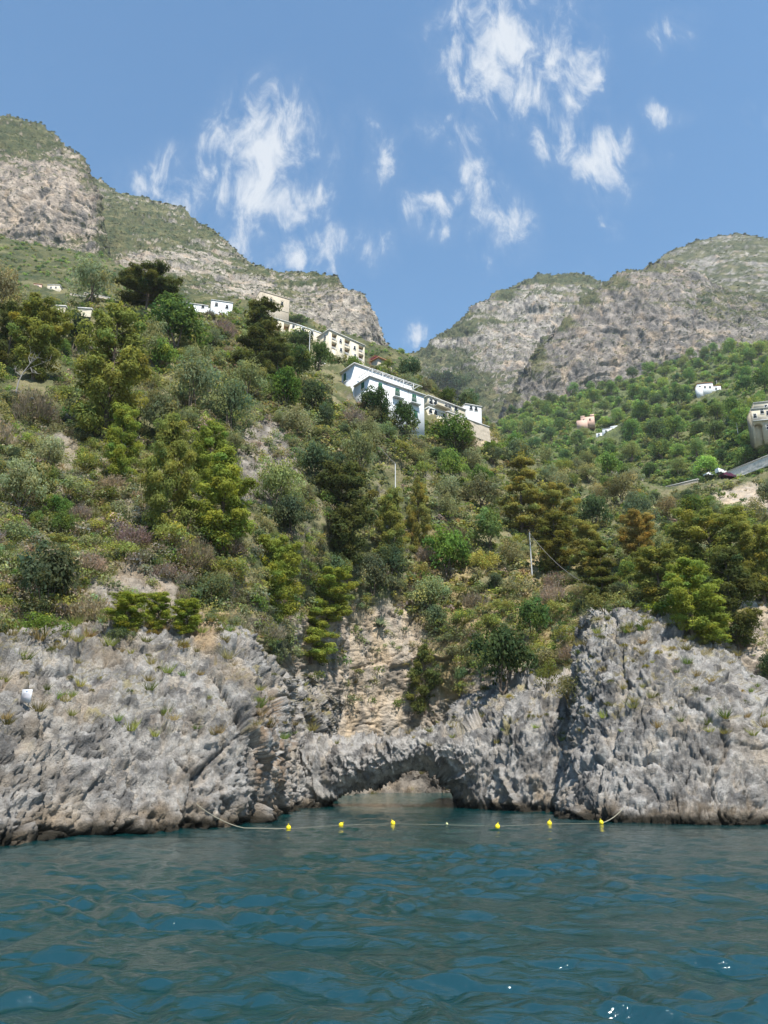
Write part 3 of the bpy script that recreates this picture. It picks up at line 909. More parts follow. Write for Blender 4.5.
def pine_proto(seed, h=10.0, wid=5.0, form='cone', bare=0.16, lean=0.0, dens=1.0):
    """an Aleppo pine: leaning trunk, limbs, cushions of needles"""
    r = np.random.default_rng(seed)
    tr, cr = Buf(), Buf()
    n = 9
    z = np.linspace(0, 0.95, n) * h
    path = np.stack([lean * h * (z / h) ** 1.4 + np.cumsum(r.normal(size=n)) * 0.05, np.cumsum(r.normal(size=n)) * 0.05, z], -1)
    path -= path[0] * np.array([1, 1, 0])
    tr.tube(path, 0.24 * (1 - 0.9 * np.linspace(0, 1, n)) * h / 10 + 0.015, 7)
    C, Rd = [], []
    nb = int(34 * dens)
    for i in range(nb):
        t = bare + (1 - bare) * (i + 0.5) / nb
        if form == 'cone':
            L = wid * 0.5 * (0.25 + 1.0 * math.sin(math.pi * min(1, (1 - t) * 0.95 + 0.0)) ** 0.6 * (1.12 - 0.62 * t))
            rise = 0.25 + 0.35 * t
        elif form == 'round':
            L = wid * 0.52 * math.sqrt(max(0.05, 1 - ((t - 0.55) / 0.52) ** 2))
            rise = 0.30 + 0.3 * t
        elif form == 'umbrella':
            t = 0.42 + 0.5 * (i / nb)
            L = wid * 0.5 * math.sqrt(max(0.03, 1 - ((t - 0.58) / 0.44) ** 2))
            rise = 0.20
        else:                                   # 'layer': flat plates with gaps between
            lay = math.floor(i / nb * 6)
            t = bare + (1 - bare) * (lay + 0.5) / 6 + r.normal() * 0.012
            L = wid * 0.5 * (1.05 - 0.75 * (lay / 6)) * (0.7 + 0.5 * r.random())
            rise = 0.08
        L *= 0.72 + 0.5 * r.random()
        a = i * 2.399 + r.normal() * 0.35
        k = t * 0.95 * (n - 1) / 0.95
        k0 = min(int(k), n - 2)
        o = path[k0] * (1 - (k - k0)) + path[k0 + 1] * (k - k0)
        d = np.array([math.cos(a), math.sin(a), rise + r.normal() * 0.08])
        e = o + d * L
        tr.tube(np.array([o, (o + e) / 2 + [0, 0, -0.05 * L], e]), np.array([0.065, 0.045, 0.015]) * h / 10 * (1.2 - 0.6 * t), 5)
        m = max(2, int(L / (0.075 * h)) + 1)
        for j in range(m):
            f = 0.40 + 0.62 * (j + r.random() * 0.5) / m
            c = o + d * L * f + r.normal(size=3) * np.array([0.06, 0.06, 0.03]) * h * 0.5
            s = h * (0.066 + 0.036 * r.random()) * (1.12 - 0.30 * t)
            C.append(c)
            Rd.append([s, s, s * (0.62 if form != 'layer' else 0.42)])
    C.append(path[-1] + [0, 0, 0.02 * h]); Rd.append([0.05 * h, 0.05 * h, 0.055 * h])
    C, Rd = np.array(C), np.array(Rd)
    cr.leaves(C, Rd, int(165), 0.32 * h / 10, 0.14 * h / 10, r, up=0.55, rnd=0.6, cv=0.16, lv=0.14)
    cr.leaves(C + [0, 0, 0.02 * h], Rd * 1.25, 22, 0.42 * h / 10, 0.07 * h / 10, r, up=0.6, rnd=0.9, inner=0.8, cv=0.1, lv=0.2)
    return tr.mesh('pine_trunk', M_BARK), cr.mesh('pine_crown', M_LEAF)


def round_proto(seed, h=5.0, wid=5.0, ncl=26, nl=90, leaf=0.20, asp=0.5, stem=0.22, gap=1.0):
    """olive, carob or oak: short forked trunk and an uneven crown of clumps"""
    r = np.random.default_rng(seed)
    tr, cr = Buf(), Buf()
    C, Rd = [], []
    for i in range(ncl):
        d = unit(1, r)[0]
        d[2] = abs(d[2]) * 1.1 - 0.42
        f = 0.35 + 0.75 * r.random()
        c = np.array([d[0] * wid * 0.5 * f, d[1] * wid * 0.5 * f, h * (stem + (1 - stem) * 0.42 + d[2] * (1 - stem) * 0.56 * f)])
        s = wid * (0.10 + 0.12 * r.random()) * gap
        C.append(c); Rd.append([s, s, s * 0.78])
    base = np.array([0, 0, 0.0])
    for i in range(4):
        a = i * 1.57 + r.random()
        top = C[r.integers(len(C))]
        fork = np.array([math.cos(a) * 0.06 * wid, math.sin(a) * 0.06 * wid, h * stem])
        tr.tube(np.array([base, fork, (fork + top) / 2 + [0, 0, .05 * h], top]), np.array([0.10, 0.07, 0.045, 0.015]) * h / 4, 6)
    cr.leaves(np.array(C), np.array(Rd), nl, leaf, leaf * asp, r, up=0.3, rnd=0.8, cv=0.18, lv=0.17)
    cr.leaves(np.array([[0, 0, h * 0.55]]), np.array([[wid * 0.40, wid * 0.40, h * 0.36]]), nl * 6, leaf * 1.2, leaf * asp * 1.3, r, inner=0.2, cv=0.0, lv=0.2)
    return tr.mesh('round_trunk', M_BARK), cr.mesh('round_crown', M_LEAF)


def bush_proto(seed, h=2.0, wid=3.0, ncl=16, nl=70, leaf=0.16, asp=0.55, up=0.3):
    r = np.random.default_rng(seed)
    cr = Buf()
    C, Rd = [], []
    for i in range(ncl):
        a, f = r.random() * 6.28, math.sqrt(r.random())
        zz = h * (0.32 + 0.45 * math.sqrt(max(0, 1 - f * f)) * (0.55 + 0.6 * r.random()))
        C.append([math.cos(a) * f * wid * 0.42, math.sin(a) * f * wid * 0.42, zz])
        s = wid * (0.12 + 0.09 * r.random())
        Rd.append([s, s, s * 0.85])
    cr.leaves(np.array(C), np.array(Rd), nl, leaf, leaf * asp, r, up=up, rnd=0.85, cv=0.2, lv=0.2)
    # stems under the leaves
    for i in range(6):
        c = C[r.integers(len(C))]
        cr.tube(np.array([[0, 0, -0.1], [c[0] * 0.4, c[1] * 0.4, c[2] * 0.5], c]), [0.035, 0.025, 0.01], 4, (0.9, 0.75, 0.65))
    return cr.mesh('bush_foliage', M_LEAF)


def twig_proto(seed, h=1.6, wid=2.6, n=520, leafy=0.35, l=0.5):
    """leafless or half dry brush: a dome of fine upright twigs"""
    r = np.random.default_rng(seed)
    cr = Buf()
    a = r.random(n) * 6.28
    f = np.sqrt(r.random(n))
    o = np.stack([np.cos(a) * f * wid * 0.45, np.sin(a) * f * wid * 0.45, r.random(n) * 0.55 * h * np.sqrt(1 - f * f * 0.8)], -1)
    d = np.stack([np.cos(a) * f * 0.8, np.sin(a) * f * 0.8, 0.8 + 0 * a], -1) + r.normal(size=(n, 3)) * 0.35
    d /= np.linalg.norm(d, axis=1, keepdims=True)
    L = l * (0.5 + r.random(n))[:, None] * h / 1.6
    b = np.cross(d, unit(n, r)) * 0.028
    V = np.stack([o - b, o + b, o + d * L + b * 0.3, o + d * L - b * 0.3], 1).reshape(-1, 3)
    t = np.clip(1 + r.normal(size=n) * 0.22, 0.5, 1.6)
    T = np.repeat(np.stack([t, t, t], -1), 4, 0)
    cr.add(V, np.arange(n * 4).reshape(-1, 4), T)
    m = int(n * leafy)
    C = o[:m] + d[:m] * L[:m] * 0.8
    cr.leaves(C, np.full((m, 3), 0.12), 5, 0.12, 0.06, r, cv=0.2, lv=0.2, under=0)
    return cr.mesh('dry_brush', M_LEAF)


def tuft_proto(seed, n=90, h=0.7, wid=0.8):
    r = np.random.default_rng(seed)
    cr = Buf()
    a = r.random(n) * 6.28
    f = np.sqrt(r.random(n))
    o = np.stack([np.cos(a) * f * wid * 0.3, np.sin(a) * f * wid * 0.3, 0 * a - 0.05], -1)
    d = np.stack([np.cos(a) * f * 0.7, np.sin(a) * f * 0.7, 0.9 + 0 * a], -1) + r.normal(size=(n, 3)) * 0.18
    L = h * (0.6 + 0.6 * r.random(n))[:, None]
    b = np.cross(d, unit(n, r)) * 0.022
    V = np.stack([o - b, o + b, o + d * L + b * 0.2, o + d * L - b * 0.2], 1).reshape(-1, 3)
    t = np.clip(1 + r.normal(size=n) * 0.2, 0.5, 1.6)
    cr.add(V, np.arange(n * 4).reshape(-1, 4), np.repeat(np.stack([t, t, t], -1), 4, 0))
    return cr.mesh('grass_tuft', M_LEAF)


PINE_KINDS = [('cone', 5.2, 0), ('cone', 6.2, 0.04), ('cone', 4.6, -0.05), ('round', 6.8, 0.06), ('round', 7.6, -0.05), ('layer', 6.0, 0.03), ('umbrella', 9.0, 0.05), ('cone', 5.6, 0.08), ('round', 6.0, 0.0), ('layer', 7.0, -0.06)]
PINES = [pine_proto(100 + i, 10.0, w, f, bare=0.30 if f == 'umbrella' else (0.03 if f == 'cone' else 0.05), lean=l, dens=1.0 if f == 'cone' else 1.15) for i, (f, w, l) in enumerate(PINE_KINDS)]
OLIVES = [round_proto(200 + i, 4.6, 5.2, 24 + 3 * i, 120, 0.26, 0.42, 0.08, 1.1) for i in range(4)]
BROADS = [round_proto(220 + i, 5.0, 5.6, 24 + 3 * i, 105, 0.28, 0.7, 0.06, 1.12) for i in range(4)]
BUSHES = [bush_proto(240 + i, 2.0, 3.0, 15 + 2 * i) for i in range(4)]
TWIGS = [twig_proto(260 + i) for i in range(3)]
TUFTS = [tuft_proto(280 + i) for i in range(2)]
_bc = {}


def bnd(me):
    if me.name not in _bc: _bc[me.name] = bounds(me)
    return _bc[me.name]


LM = []          # landmarks for the labels: (phrase, px, py)
USED = set()
PLANTS = []      # (px, py_base, py_top, width_px) of everything planted


def sized(px, yb, yt, wpx, me, pos=None):
    """world base point, height and width scale for a plant drawn between two picture heights"""
    if pos is None:
        h = hit(px, yb)
        if h is None: return None
        pos = h[0]
    D = pos[1]
    x, y = proj(pos)
    z1 = P(px, y - (yb - yt), D)[2]
    hm = max(0.3, z1 - pos[2])
    c = D * CT + (pos[2] - CH) * ST
    wm = wpx * c / F
    w0, h0, _ = bnd(me)
    return pos, hm / h0, wm / w0


def put_tree(name, cat, protos, k, px, yb, yt, wpx, colour, label, group, rot=None, pos=None):
    tr, cr = protos[k]
    s = sized(px, yb, yt, wpx, cr, pos)
    if s is None: return None
    pos, sz, sxy = s
    e = bpy.data.objects.new(name, None)
    COL.objects.link(e)
    e.location = pos - np.array([0, 0, 0.15])
    e.scale = (sxy, sxy, sz)
    e.rotation_euler = (0, 0, rng.random() * 6.28 if rot is None else rot)
    tag(e, label, cat, group)
    t = link('trunk', tr, e)
    c = link('crown', cr, e)
    c.color = (*colour, 1)
    PLANTS.append((px, yb, yt, wpx))
    return e


def put_bush(name, cat, me, px, yb, yt, wpx, colour, label, group, pos=None):
    s = sized(px, yb, yt, wpx, me, pos)
    if s is None: return None
    pos, sz, sxy = s
    o = link(name, me)
    o.location = pos - np.array([0, 0, 0.12])
    o.scale = (sxy, sxy, sz)
    o.rotation_euler = (0, 0, rng.random() * 6.28)
    o.color = (*colour, 1)
    tag(o, label, cat, group)
    PLANTS.append((px, yb, yt, wpx))
    return o


PG = (0.245, 0.285, 0.058)      # fresh pine green
PO = (0.235, 0.25, 0.068)      # olive pine
PD = (0.105, 0.12, 0.04)      # dark pine
PB = (0.265, 0.25, 0.07)      # bronze pine
# hero trees: x, foot, top, width, variant, colour, label, landmark phrase
HERO = [
    (4, 372, 300, 34, 8, PD, 'dark pine cut by the picture edge, beside a round olive-green pine', None),
    (32, 378, 300, 54, 8, PO, 'round olive-green pine above the bleached dead tree', 'the round pine'),
    (102, 436, 306, 74, 0, PO, 'tallest olive-green pine, broad and ragged, below the dark umbrella pine', 'the tallest pine'),
    (142, 322, 267, 64, 6, PD, 'dark umbrella pine standing on the skyline of the near hill', 'the umbrella pine'),
    (259, 374, 294, 62, 5, PD, 'dark pine in flat tiers below the stone tower house', 'the tiered pine'),
    (278, 385, 335, 30, 2, PD, 'slim dark pine leaning on the tiered pine below the tower house', None),
    (118, 482, 404, 36, 2, PG, 'slim bright pine with a forked top under the tallest pine', 'the slim forked pine'),
    (162, 536, 414, 58, 1, PO, 'broad hazy olive pine beside two fresh green pines in mid slope', 'the hazy pine'),
    (206, 500, 420, 44, 0, PG, 'fresh green pine behind a larger fresh green pine in mid slope', None),
    (220, 552, 448, 66, 0, PG, 'large fresh green cone-shaped pine in mid slope over the cliff', 'the large cone pine'),
    (342, 572, 462, 62, 8, PD, 'dark rounded pine in mid slope uphill of the agave', 'the dark rounded pine'),
    (390, 566, 488, 34, 2, PO, 'narrow olive pine below the grey pole in mid slope', 'the narrow pine'),
    (418, 556, 476, 26, 7, PB, 'narrow bronze pine next to the narrow olive one below the grey pole', None),
    (272, 626, 536, 62, 3, PG, 'spreading bright pine on the brink over the cove', 'the spreading pine'),
    (326, 622, 568, 60, 4, PG, 'low wide bright pine hanging over the cove wall', None),
    (310, 662, 596, 56, 9, PG, 'tiered bright pine lowest on the brink of the cove wall', 'the lowest brink pine'),
    (520, 534, 454, 50, 5, PB, 'bronze pine highest in the row of bronze pines', 'the highest bronze pine'),
    (556, 546, 484, 44, 3, PB, 'bronze pine in the middle of the row of bronze pines', None),
    (556, 570, 510, 40, 0, (0.158, 0.150, 0.036), 'olive-bronze pine behind the lone pole on the slope', None),
    (588, 580, 520, 34, 2, PB, 'slender bronze pine in front of the row of bronze pines', None),
    (603, 598, 538, 40, 9, (0.128, 0.135, 0.033), 'dark tiered pine at the low end of the row of bronze pines', 'the low dark pine'),
    (638, 564, 510, 38, 3, (0.31, 0.24, 0.075), 'small orange-tinged pine beyond the headland rock', 'the orange pine'),
    (712, 588, 508, 84, 4, PO, 'broadest olive pine spreading over the crest behind the headland rock', 'the broadest pine'),
    (764, 600, 520, 60, 3, PO, 'olive pine beside the broadest pine at the picture edge', None),
    (690, 632, 556, 66, 1, PG, 'fresh green pine with feathery top on the headland crest', 'the feathery pine'),
    (738, 648, 548, 56, 0, PD, 'dark cone pine at the seaward foot of the headland crest', 'the dark crest pine'),
    (660, 602, 545, 50, 8, PO, 'rounded olive pine on the headland crest between the orange and feathery pines', None),
    (712, 642, 596, 36, 2, PG, 'small bright pine on the headland crest under the feathery pine', None),
    (127, 631, 589, 40, 8, (0.25, 0.29, 0.05), 'roundest of three bright dwarf pines on the cliff ledge', 'the round dwarf pine'),
    (157, 628, 588, 28, 8, (0.25, 0.29, 0.05), 'narrow middle one of three bright dwarf pines on the cliff ledge', None),
    (187, 633, 596, 32, 8, (0.25, 0.29, 0.05), 'dwarf bright pine nearest the tan scar on the cliff ledge', 'the ledge pines'),
    (424, 712, 642, 38, 7, (0.150, 0.173, 0.053), 'drooping pale pine clinging to the back wall of the cove', 'the clinging pine'),
]
for (px, yb, yt, w, k, c, lab, lm) in HERO:
    e = put_tree('umbrella_pine' if k == 6 else 'pine_tree', 'pine tree', PINES, k, px, yb, yt, w, c, lab, 'pine trees on the near hill')
    if lm: LM.append((lm, px, (yb + yt) / 2))

LM += [('the white house', 388, 392), ('the cream apartments', 345, 346), ('the tower house', 276, 304), ('the terraced house', 450, 408), ('the grey slope pole', 394, 478), ('the lone pole', 533, 555),
       ('the agave', 380, 613), ('the rock arch', 392, 755), ('the warning board', 26, 696), ('the dead tree', 26, 370), ('the white flat-roofed house', 205, 304), ('the headland rock', 660, 700),
       ('the low rock', 510, 740), ('the road wall', 730, 478), ('the arcaded house', 760, 418), ('the pink ruin', 584, 421), ('the white cottage', 607, 431), ('the hilltop villa', 707, 390),
       ('the valley crag', 622, 466), ('the tan gully', 445, 590), ('the cove wall', 372, 690), ('the dark oak', 502, 656), ('the grey outcrop', 265, 462), ('the tan scar', 226, 608), ('the red bougainvillea', 374, 357),
       ('the road parapet', 678, 484), ('the crossarm pole', 739, 430), ('the villa pole', 716, 382), ('the parked van', 720, 474), ('the bare tan bank', 722, 415), ('the sheer cliff foot', 600, 392), ('the stone wall end', 488, 425),
       ('the brown cliff streaks', 273, 745), ('the mooring rope', 205, 806), ('the rock cleft', 562, 750), ('the pale buoy', 447, 823), ('the first buoy', 288, 828), ('the last buoy', 601, 822), ('the leafy ledge mat', 45, 622), ('the lone outcrop', 65, 450)]


def rel(dx, dy):
    ax, ay = abs(dx), abs(dy)
    d = math.hypot(dx, dy)
    if d < 7: return 'against'
    h = 'right of' if dx > 0 else 'left of'
    v = 'below' if dy > 0 else 'above'
    if ax > 2.2 * ay: s = h
    elif ay > 2.2 * ax: s = v
    else: s = v + ' and ' + h
    q = 'just ' if d < 22 else ('' if d < 48 else ('well ' if d < 95 else 'far '))
    return q + s


def auto_label(noun, px, py, first=''):
    L = sorted(LM, key=lambda m: math.hypot(m[1] - px, m[2] - py))[:14]
    base = (first + ' ' + noun).strip()
    C = []
    for i in range(len(L)):
        for j in range(i + 1, len(L)):
            a, b = L[i], L[j]
            da, db = (px - a[1], py - a[2]), (px - b[1], py - b[2])
            cs = (da[0] * db[0] + da[1] * db[1]) / (math.hypot(*da) * math.hypot(*db) + 1e-6)
            C.append((math.hypot(*da) + math.hypot(*db) * (1 + 0.5 * cs), f'{base} {rel(*da)} {a[0]}, {rel(*db)} {b[0]}'))
    for _, t in sorted(C):
        if len(t.replace('-', ' ').split()) <= 16 and t not in USED:
            USED.add(t)
            return t
    return f'{base} among others alike on its slope'


def word_size(w, a, b):
    return 'small' if w < a else ('large' if w > b else '')


# houses keep their view clear: (x0, y0, x1, y1) in the picture
CLEAR = [(334, 360, 426, 402, 152), (398, 400, 426, 416, 152), (426, 392, 484, 420, 180), (320, 327, 368, 356, 212), (260, 288, 330, 326, 226), (180, 294, 232, 308, 210), (695, 381, 722, 396, 445), (574, 412, 594, 427, 525),
         (596, 424, 620, 437, 475), (750, 400, 780, 434, 255), (690, 455, 780, 474, 238), (655, 481, 692, 489, 230), (388, 462, 399, 490, 145), (529, 534, 537, 574, 112), (306, 333, 312, 356, 190), (372, 600, 390, 622, 106),
         (705, 468, 734, 481, 240), (34, 280, 60, 292, 390), (310, 356, 340, 370, 162), (14, 345, 50, 385, 86), (372, 352, 380, 360, 185), (446, 412, 490, 428, 164), (20, 684, 34, 708, 60)]


def blocked(px, yb, yt, w, D=0.0):
    for (a, b, c, d, dd) in CLEAR:
        if D < dd + 4 and px + w * 0.5 > a and px - w * 0.5 < c and yt < d and yb > b: return True
    return False


GO = (0.235, 0.255, 0.135)     # grey-green olive
OD = (0.119, 0.154, 0.077)     # deep green
OG = (0.154, 0.217, 0.059)     # leafy green
YG = (0.266, 0.280, 0.084)     # yellow-green
DB = (0.30, 0.26, 0.18)       # dry brown
DP = (0.30, 0.255, 0.21)        # pinkish dry
HY = (0.27, 0.225, 0.10)       # straw


def jit(c, s=0.16):
    k = 1 + rng.normal() * s
    return tuple(float(np.clip(v * k * (1 + rng.normal() * 0.06), 0.01, 0.6)) for v in c)


# hand placed bushes and broad trees: x, foot, top, width, kind, colour, label
HB = [
    (502, 692, 624, 66, 'broad', (0.068, 0.098, 0.039), 'large dark oak on the slope behind the low rock'),
    (46, 612, 540, 82, 'broad', (0.090, 0.105, 0.054), 'large dark evergreen bush at the cliff top over the warning board'),
    (193, 412, 358, 64, 'olive', GO, 'large domed grey-green tree in the middle of the upper slope'),
    (172, 346, 302, 74, 'broad', (0.112, 0.173, 0.053), 'broad fresh green crown just below the flat-roofed white house'),
    (150, 362, 318, 40, 'olive', GO, 'pale olive tree between the umbrella pine and the domed tree'),
    (72, 352, 310, 40, 'broad', (0.053, 0.075, 0.039), 'blackish green tree behind the tallest pine'),
    (372, 420, 384, 34, 'broad', (0.063, 0.105, 0.042), 'dark tree hiding the wing of the white house'),
    (404, 432, 402, 32, 'broad', (0.072, 0.117, 0.042), 'dark tree under the balconies of the white house'),
    (452, 400, 372, 38, 'broad', (0.068, 0.105, 0.045), 'dark crown on the skyline behind the terraced house'),
    (434, 388, 370, 26, 'broad', (0.075, 0.105, 0.045), 'smaller dark crown on the skyline over the white house'),
    (455, 452, 416, 50, 'broad', (0.112, 0.173, 0.042), 'leafy green tree below the terraced house'),
    (300, 352, 330, 34, 'broad', (0.083, 0.120, 0.053), 'green tree between the tower house and the cream apartments'),
    (296, 328, 316, 22, 'broad', (0.068, 0.102, 0.045), 'dark crown above the wall of the tower house'),
    (318, 372, 340, 30, 'broad', (0.090, 0.138, 0.045), 'green tree before the end wall of the cream apartments'),
    (296, 378, 344, 40, 'broad', (0.093, 0.135, 0.045), 'green tree around the foot of the tall white pole'),
    (120, 640, 622, 30, 'bush', OD, 'low dark bush at the foot of the three dwarf pines'),
    (45, 634, 610, 54, 'bush', (0.120, 0.180, 0.038), 'leafy green mat spreading on the cliff ledge over the warning board'),
    (676, 618, 596, 60, 'bush', (0.128, 0.188, 0.030), 'bright green mat on top of the headland rock'),
    (640, 606, 590, 60, 'bush', (0.210, 0.217, 0.075), 'yellowish bush crowning the headland rock'),
    (604, 612, 588, 40, 'bush', (0.195, 0.203, 0.075), 'yellowish bush on the arch-side shoulder of the headland rock'),
    (546, 690, 656, 28, 'bush', (0.165, 0.180, 0.045), 'upright yellow-green bush in the gap behind the low rock'),
    (568, 706, 672, 36, 'bush', (0.180, 0.173, 0.075), 'scruffy bush in the cleft between low rock and headland rock'),
]
for (px, yb, yt, w, k, c, lab) in HB:
    USED.add(lab)
    if k == 'bush':
        put_bush('scrub_bush', 'bush', BUSHES[len(PLANTS) % 4], px, yb, yt, w, c, lab, 'bushes on the near hill')
    else:
        put_tree('olive_tree' if k == 'olive' else 'broadleaf_tree', 'tree', OLIVES if k == 'olive' else BROADS, len(PLANTS) % 4, px, yb, yt, w, c, lab, 'leafy trees on the near hill')

# --- the rest of the near hill: every tree and bush on its own, largest first
ZONES = [  # x, y, rx, ry, weights (olive, deep, leafy, yellow-green bush, grey bush, dry brown, dry pink)
    (60, 545, 120, 80, (0.5, 0.9, 0.5, 1.5, 1.8, 1.8, 1.5)),
    (30, 430, 80, 70, (1.0, 1.2, 0.9, 1.4, 1.6, 0.8, 0.9)),
    (200, 355, 130, 60, (2.6, 1.0, 1.2, 0.4, 0.8, 0.2, 0.6)),
    (260, 440, 60, 60, (1.4, 1.2, 0.9, 0.5, 1.4, 0.6, 0.6)),
    (330, 420, 80, 70, (2.4, 1.4, 0.5, 0.2, 0.9, 0.3, 0.8)),
    (430, 470, 90, 60, (2.6, 1.4, 1.4, 0.3, 0.8, 0.1, 0.1)),
    (490, 590, 90, 80, (0.5, 0.9, 1.1, 2.6, 1.3, 0.6, 0.2)),
    (380, 580, 60, 40, (0.5, 1.2, 0.6, 1.4, 1.4, 1.0, 0.4)),
    (650, 505, 150, 45, (2.6, 1.6, 1.2, 0.3, 0.5, 0.05, 0.05)),
    (620, 590, 120, 50, (1.3, 1.3, 1.0, 1.4, 1.1, 0.2, 0.1)),
    (240, 600, 80, 60, (0.5, 0.8, 1.0, 1.0, 1.6, 1.2, 0.6)),
]
SPEC = [('olive_tree', 'olive tree', 'tree', 'grey-green', GO), ('broadleaf_tree', 'leafy tree', 'tree', 'dark green', OD), ('broadleaf_tree', 'leafy tree', 'tree', 'fresh green', OG),
        ('scrub_bush', 'bush', 'bush', 'yellow-green', YG), ('scrub_bush', 'bush', 'bush', 'grey-green', GO), ('dry_bush', 'dry bush', 'bush', 'brown', DB), ('dry_bush', 'dry bush', 'bush', 'pinkish', DP)]
GROUPS = {'olive_tree': 'olive trees on the near hill', 'broadleaf_tree': 'leafy trees on the near hill', 'scrub_bush': 'bushes on the near hill', 'dry_bush': 'dry bushes on the near hill'}


def zone_weights(px, py):
    w = np.full(7, 0.02)
    for (x, y, rx, ry, ww) in ZONES:
        w += np.array(ww) * math.exp(-(((px - x) / rx) ** 2 + ((py - y) / ry) ** 2) * 1.2)
    return w / w.sum()


def bare_here(px, py):
    for (cx, cy, rx, ry, k) in BARE:
        if k in ('wall', 'grey', 'cave') and ((px - cx) / rx) ** 2 + ((py - cy) / ry) ** 2 < 0.72: return True
    return False


count = {}
placed = []
for rnd_, (smin, smax, tries, gapk) in enumerate([(38, 62, 3500, 0.35), (24, 40, 7000, 0.35), (13, 23, 6000, 0.38)]):
    for _ in range(tries):
        px, py = rng.uniform(-90, 850), rng.uniform(304, 706)
        h = hit(px, py)
        if h is None or h[2] != 'near_hill' or bare_here(px, py): continue
        k = int(rng.choice(7, p=zone_weights(px, py)))
        name, noun, cat, cw, c0 = SPEC[k]
        far = np.clip((330 - h[0][1]) / 250, 0.55, 1.1)
        w = rng.uniform(smin, smax) * far
        if k >= 3 and w > 30: w *= 0.75
        tall = w * (rng.uniform(0.75, 1.05) if k < 3 else rng.uniform(0.45, 0.75))
        if name in ('olive_tree', 'broadleaf_tree') and w < 14: continue
        if count.get(name, 0) >= (95, 200, 260)[rnd_]: continue
        if blocked(px, py, py - tall, w, h[0][1]): continue
        ok = True
        for (qx, qy, qw) in placed:
            g = gapk * (w + qw)
            if abs(px - qx) < g and abs(py - qy) < g * 0.62: ok = False; break
        if not ok: continue
        for (qx, qb, qt, qw) in PLANTS[:len(HERO) + len(HB)]:       # do not stand in front of a hero tree's crown
            if abs(px - qx) < 0.38 * (w + qw) and qt < py - tall * 0.6 < qb - 12: ok = False; break
        if not ok: continue
        placed.append((px, py, w))
        count[name] = count.get(name, 0) + 1
        lab = auto_label(noun, px, py - tall / 2, (word_size(w, 17, 31) + ' ' + cw).strip())
        c = jit(c0)
        i = int(rng.integers(4))
        if k == 0: put_tree(name, cat, OLIVES, i, px, py, py - tall, w, c, lab, GROUPS[name], pos=h[0])
        elif k in (1, 2): put_tree(name, cat, BROADS, i, px, py, py - tall, w, c, lab, GROUPS[name], pos=h[0])
        elif k in (3, 4): put_bush(name, cat, BUSHES[i], px, py, py - tall, w, c, lab, GROUPS[name], pos=h[0])
        else: put_bush(name, cat, TWIGS[i % 3], px, py, py - tall, w, c, lab, GROUPS[name], pos=h[0])
print('PLANTS', count)


# --- masses nobody could count: merged from light copies
def thin(me, n, r):
    a = np.zeros(len(me.vertices) * 3, np.float32)
    me.vertices.foreach_get('co', a)
    a = a.reshape(-1, 4, 3)
    return a[r.choice(len(a), min(n, len(a)), replace=False)]


def leaf_block(seed, n, flat=0.75, leaf=0.34):
    """a unit bush: n leaf faces on uneven clumps, radius about 1"""
    r = np.random.default_rng(seed)
    b = Buf()
    C = unit(9, r) * np.array([0.6, 0.6, 0.45]) * (0.6 + 0.5 * r.random((9, 1)))
    C[:, 2] = np.abs(C[:, 2]) + 0.15
    b.leaves(C, np.full((9, 3), 0.42), max(2, n // 9), leaf, leaf * 0.7, r, cv=0.15, lv=0.18)
    V, T = np.concatenate(b.V), np.concatenate(b.T)
    V[:, 2] *= flat
    return V, T


def mass(name, label, pts, sizes, cols, blocks, hs, mat=None, fine=None):
    Vs, Ts = [], []
    for p, s, c, h in zip(pts, sizes, cols, hs):
        V, T = (fine if fine and p[1] < 105 else blocks)[rng.integers(len(blocks))]
        a = rng.random() * 6.28
        ca, sa = math.cos(a), math.sin(a)
        W = np.stack([V[:, 0] * ca - V[:, 1] * sa, V[:, 0] * sa + V[:, 1] * ca, V[:, 2] * h], -1) * s + p
        Vs.append(W)
        Ts.append(T * np.array(c))
    V = np.concatenate(Vs)
    o = link(name, mesh_quads(name, V, np.arange(len(V)).reshape(-1, 4), mat or M_LEAF, False, np.concatenate(Ts)))
    tag(o, label, None, None, 'stuff')
    return o


BL_S = [leaf_block(300 + i, 72, 0.8, 0.31) for i in range(5)]
BL_F = [leaf_block(360 + i, 170, 0.85, 0.17) for i in range(5)]
BL_M = [leaf_block(320 + i, 110, 0.95, 0.30) for i in range(5)]
BL_L = [leaf_block(340 + i, 160, 1.0, 0.26) for i in range(5)]

# low scrub between the bushes of the near hill
pts, sz, cl_, hh = [], [], [], []
for _ in range(16000):
    px, py = (rng.uniform(-140, 900), rng.uniform(296, 720)) if rng.random() < 0.8 else (rng.uniform(180, 520), rng.uniform(300, 460))
    h = hit(px, py)
    if h is None or h[2] not in ('near_hill', 'sea_cliff', 'headland_rock'): continue
    if h[2] != 'near_hill' and (h[0][2] < (11.5 if h[2] == 'sea_cliff' else 13) or abs(h[1][2]) < 0.35 or rng.random() > 0.45): continue
    if h[2] == 'near_hill' and bare_here(px, py) and rng.random() > (0.28 if py < 560 else 0.12): continue
    if blocked(px, py, py - 4, 6, h[0][1]): continue
    w = zone_weights(px, py)
    k = int(rng.choice(7, p=w))
    c = jit((GO, OD, OG, YG, GO, DB, DP)[k], 0.2)
    s = rng.uniform(0.45, 1.15) * (0.6 + h[0][1] / 130)
    pts.append(h[0]); sz.append(s); cl_.append(c); hh.append(rng.uniform(0.65, 1.5))
mass('low_scrub', 'low tangled scrub carpeting the near hill between its bushes', pts, sz, cl_, BL_S, hh, fine=BL_F)

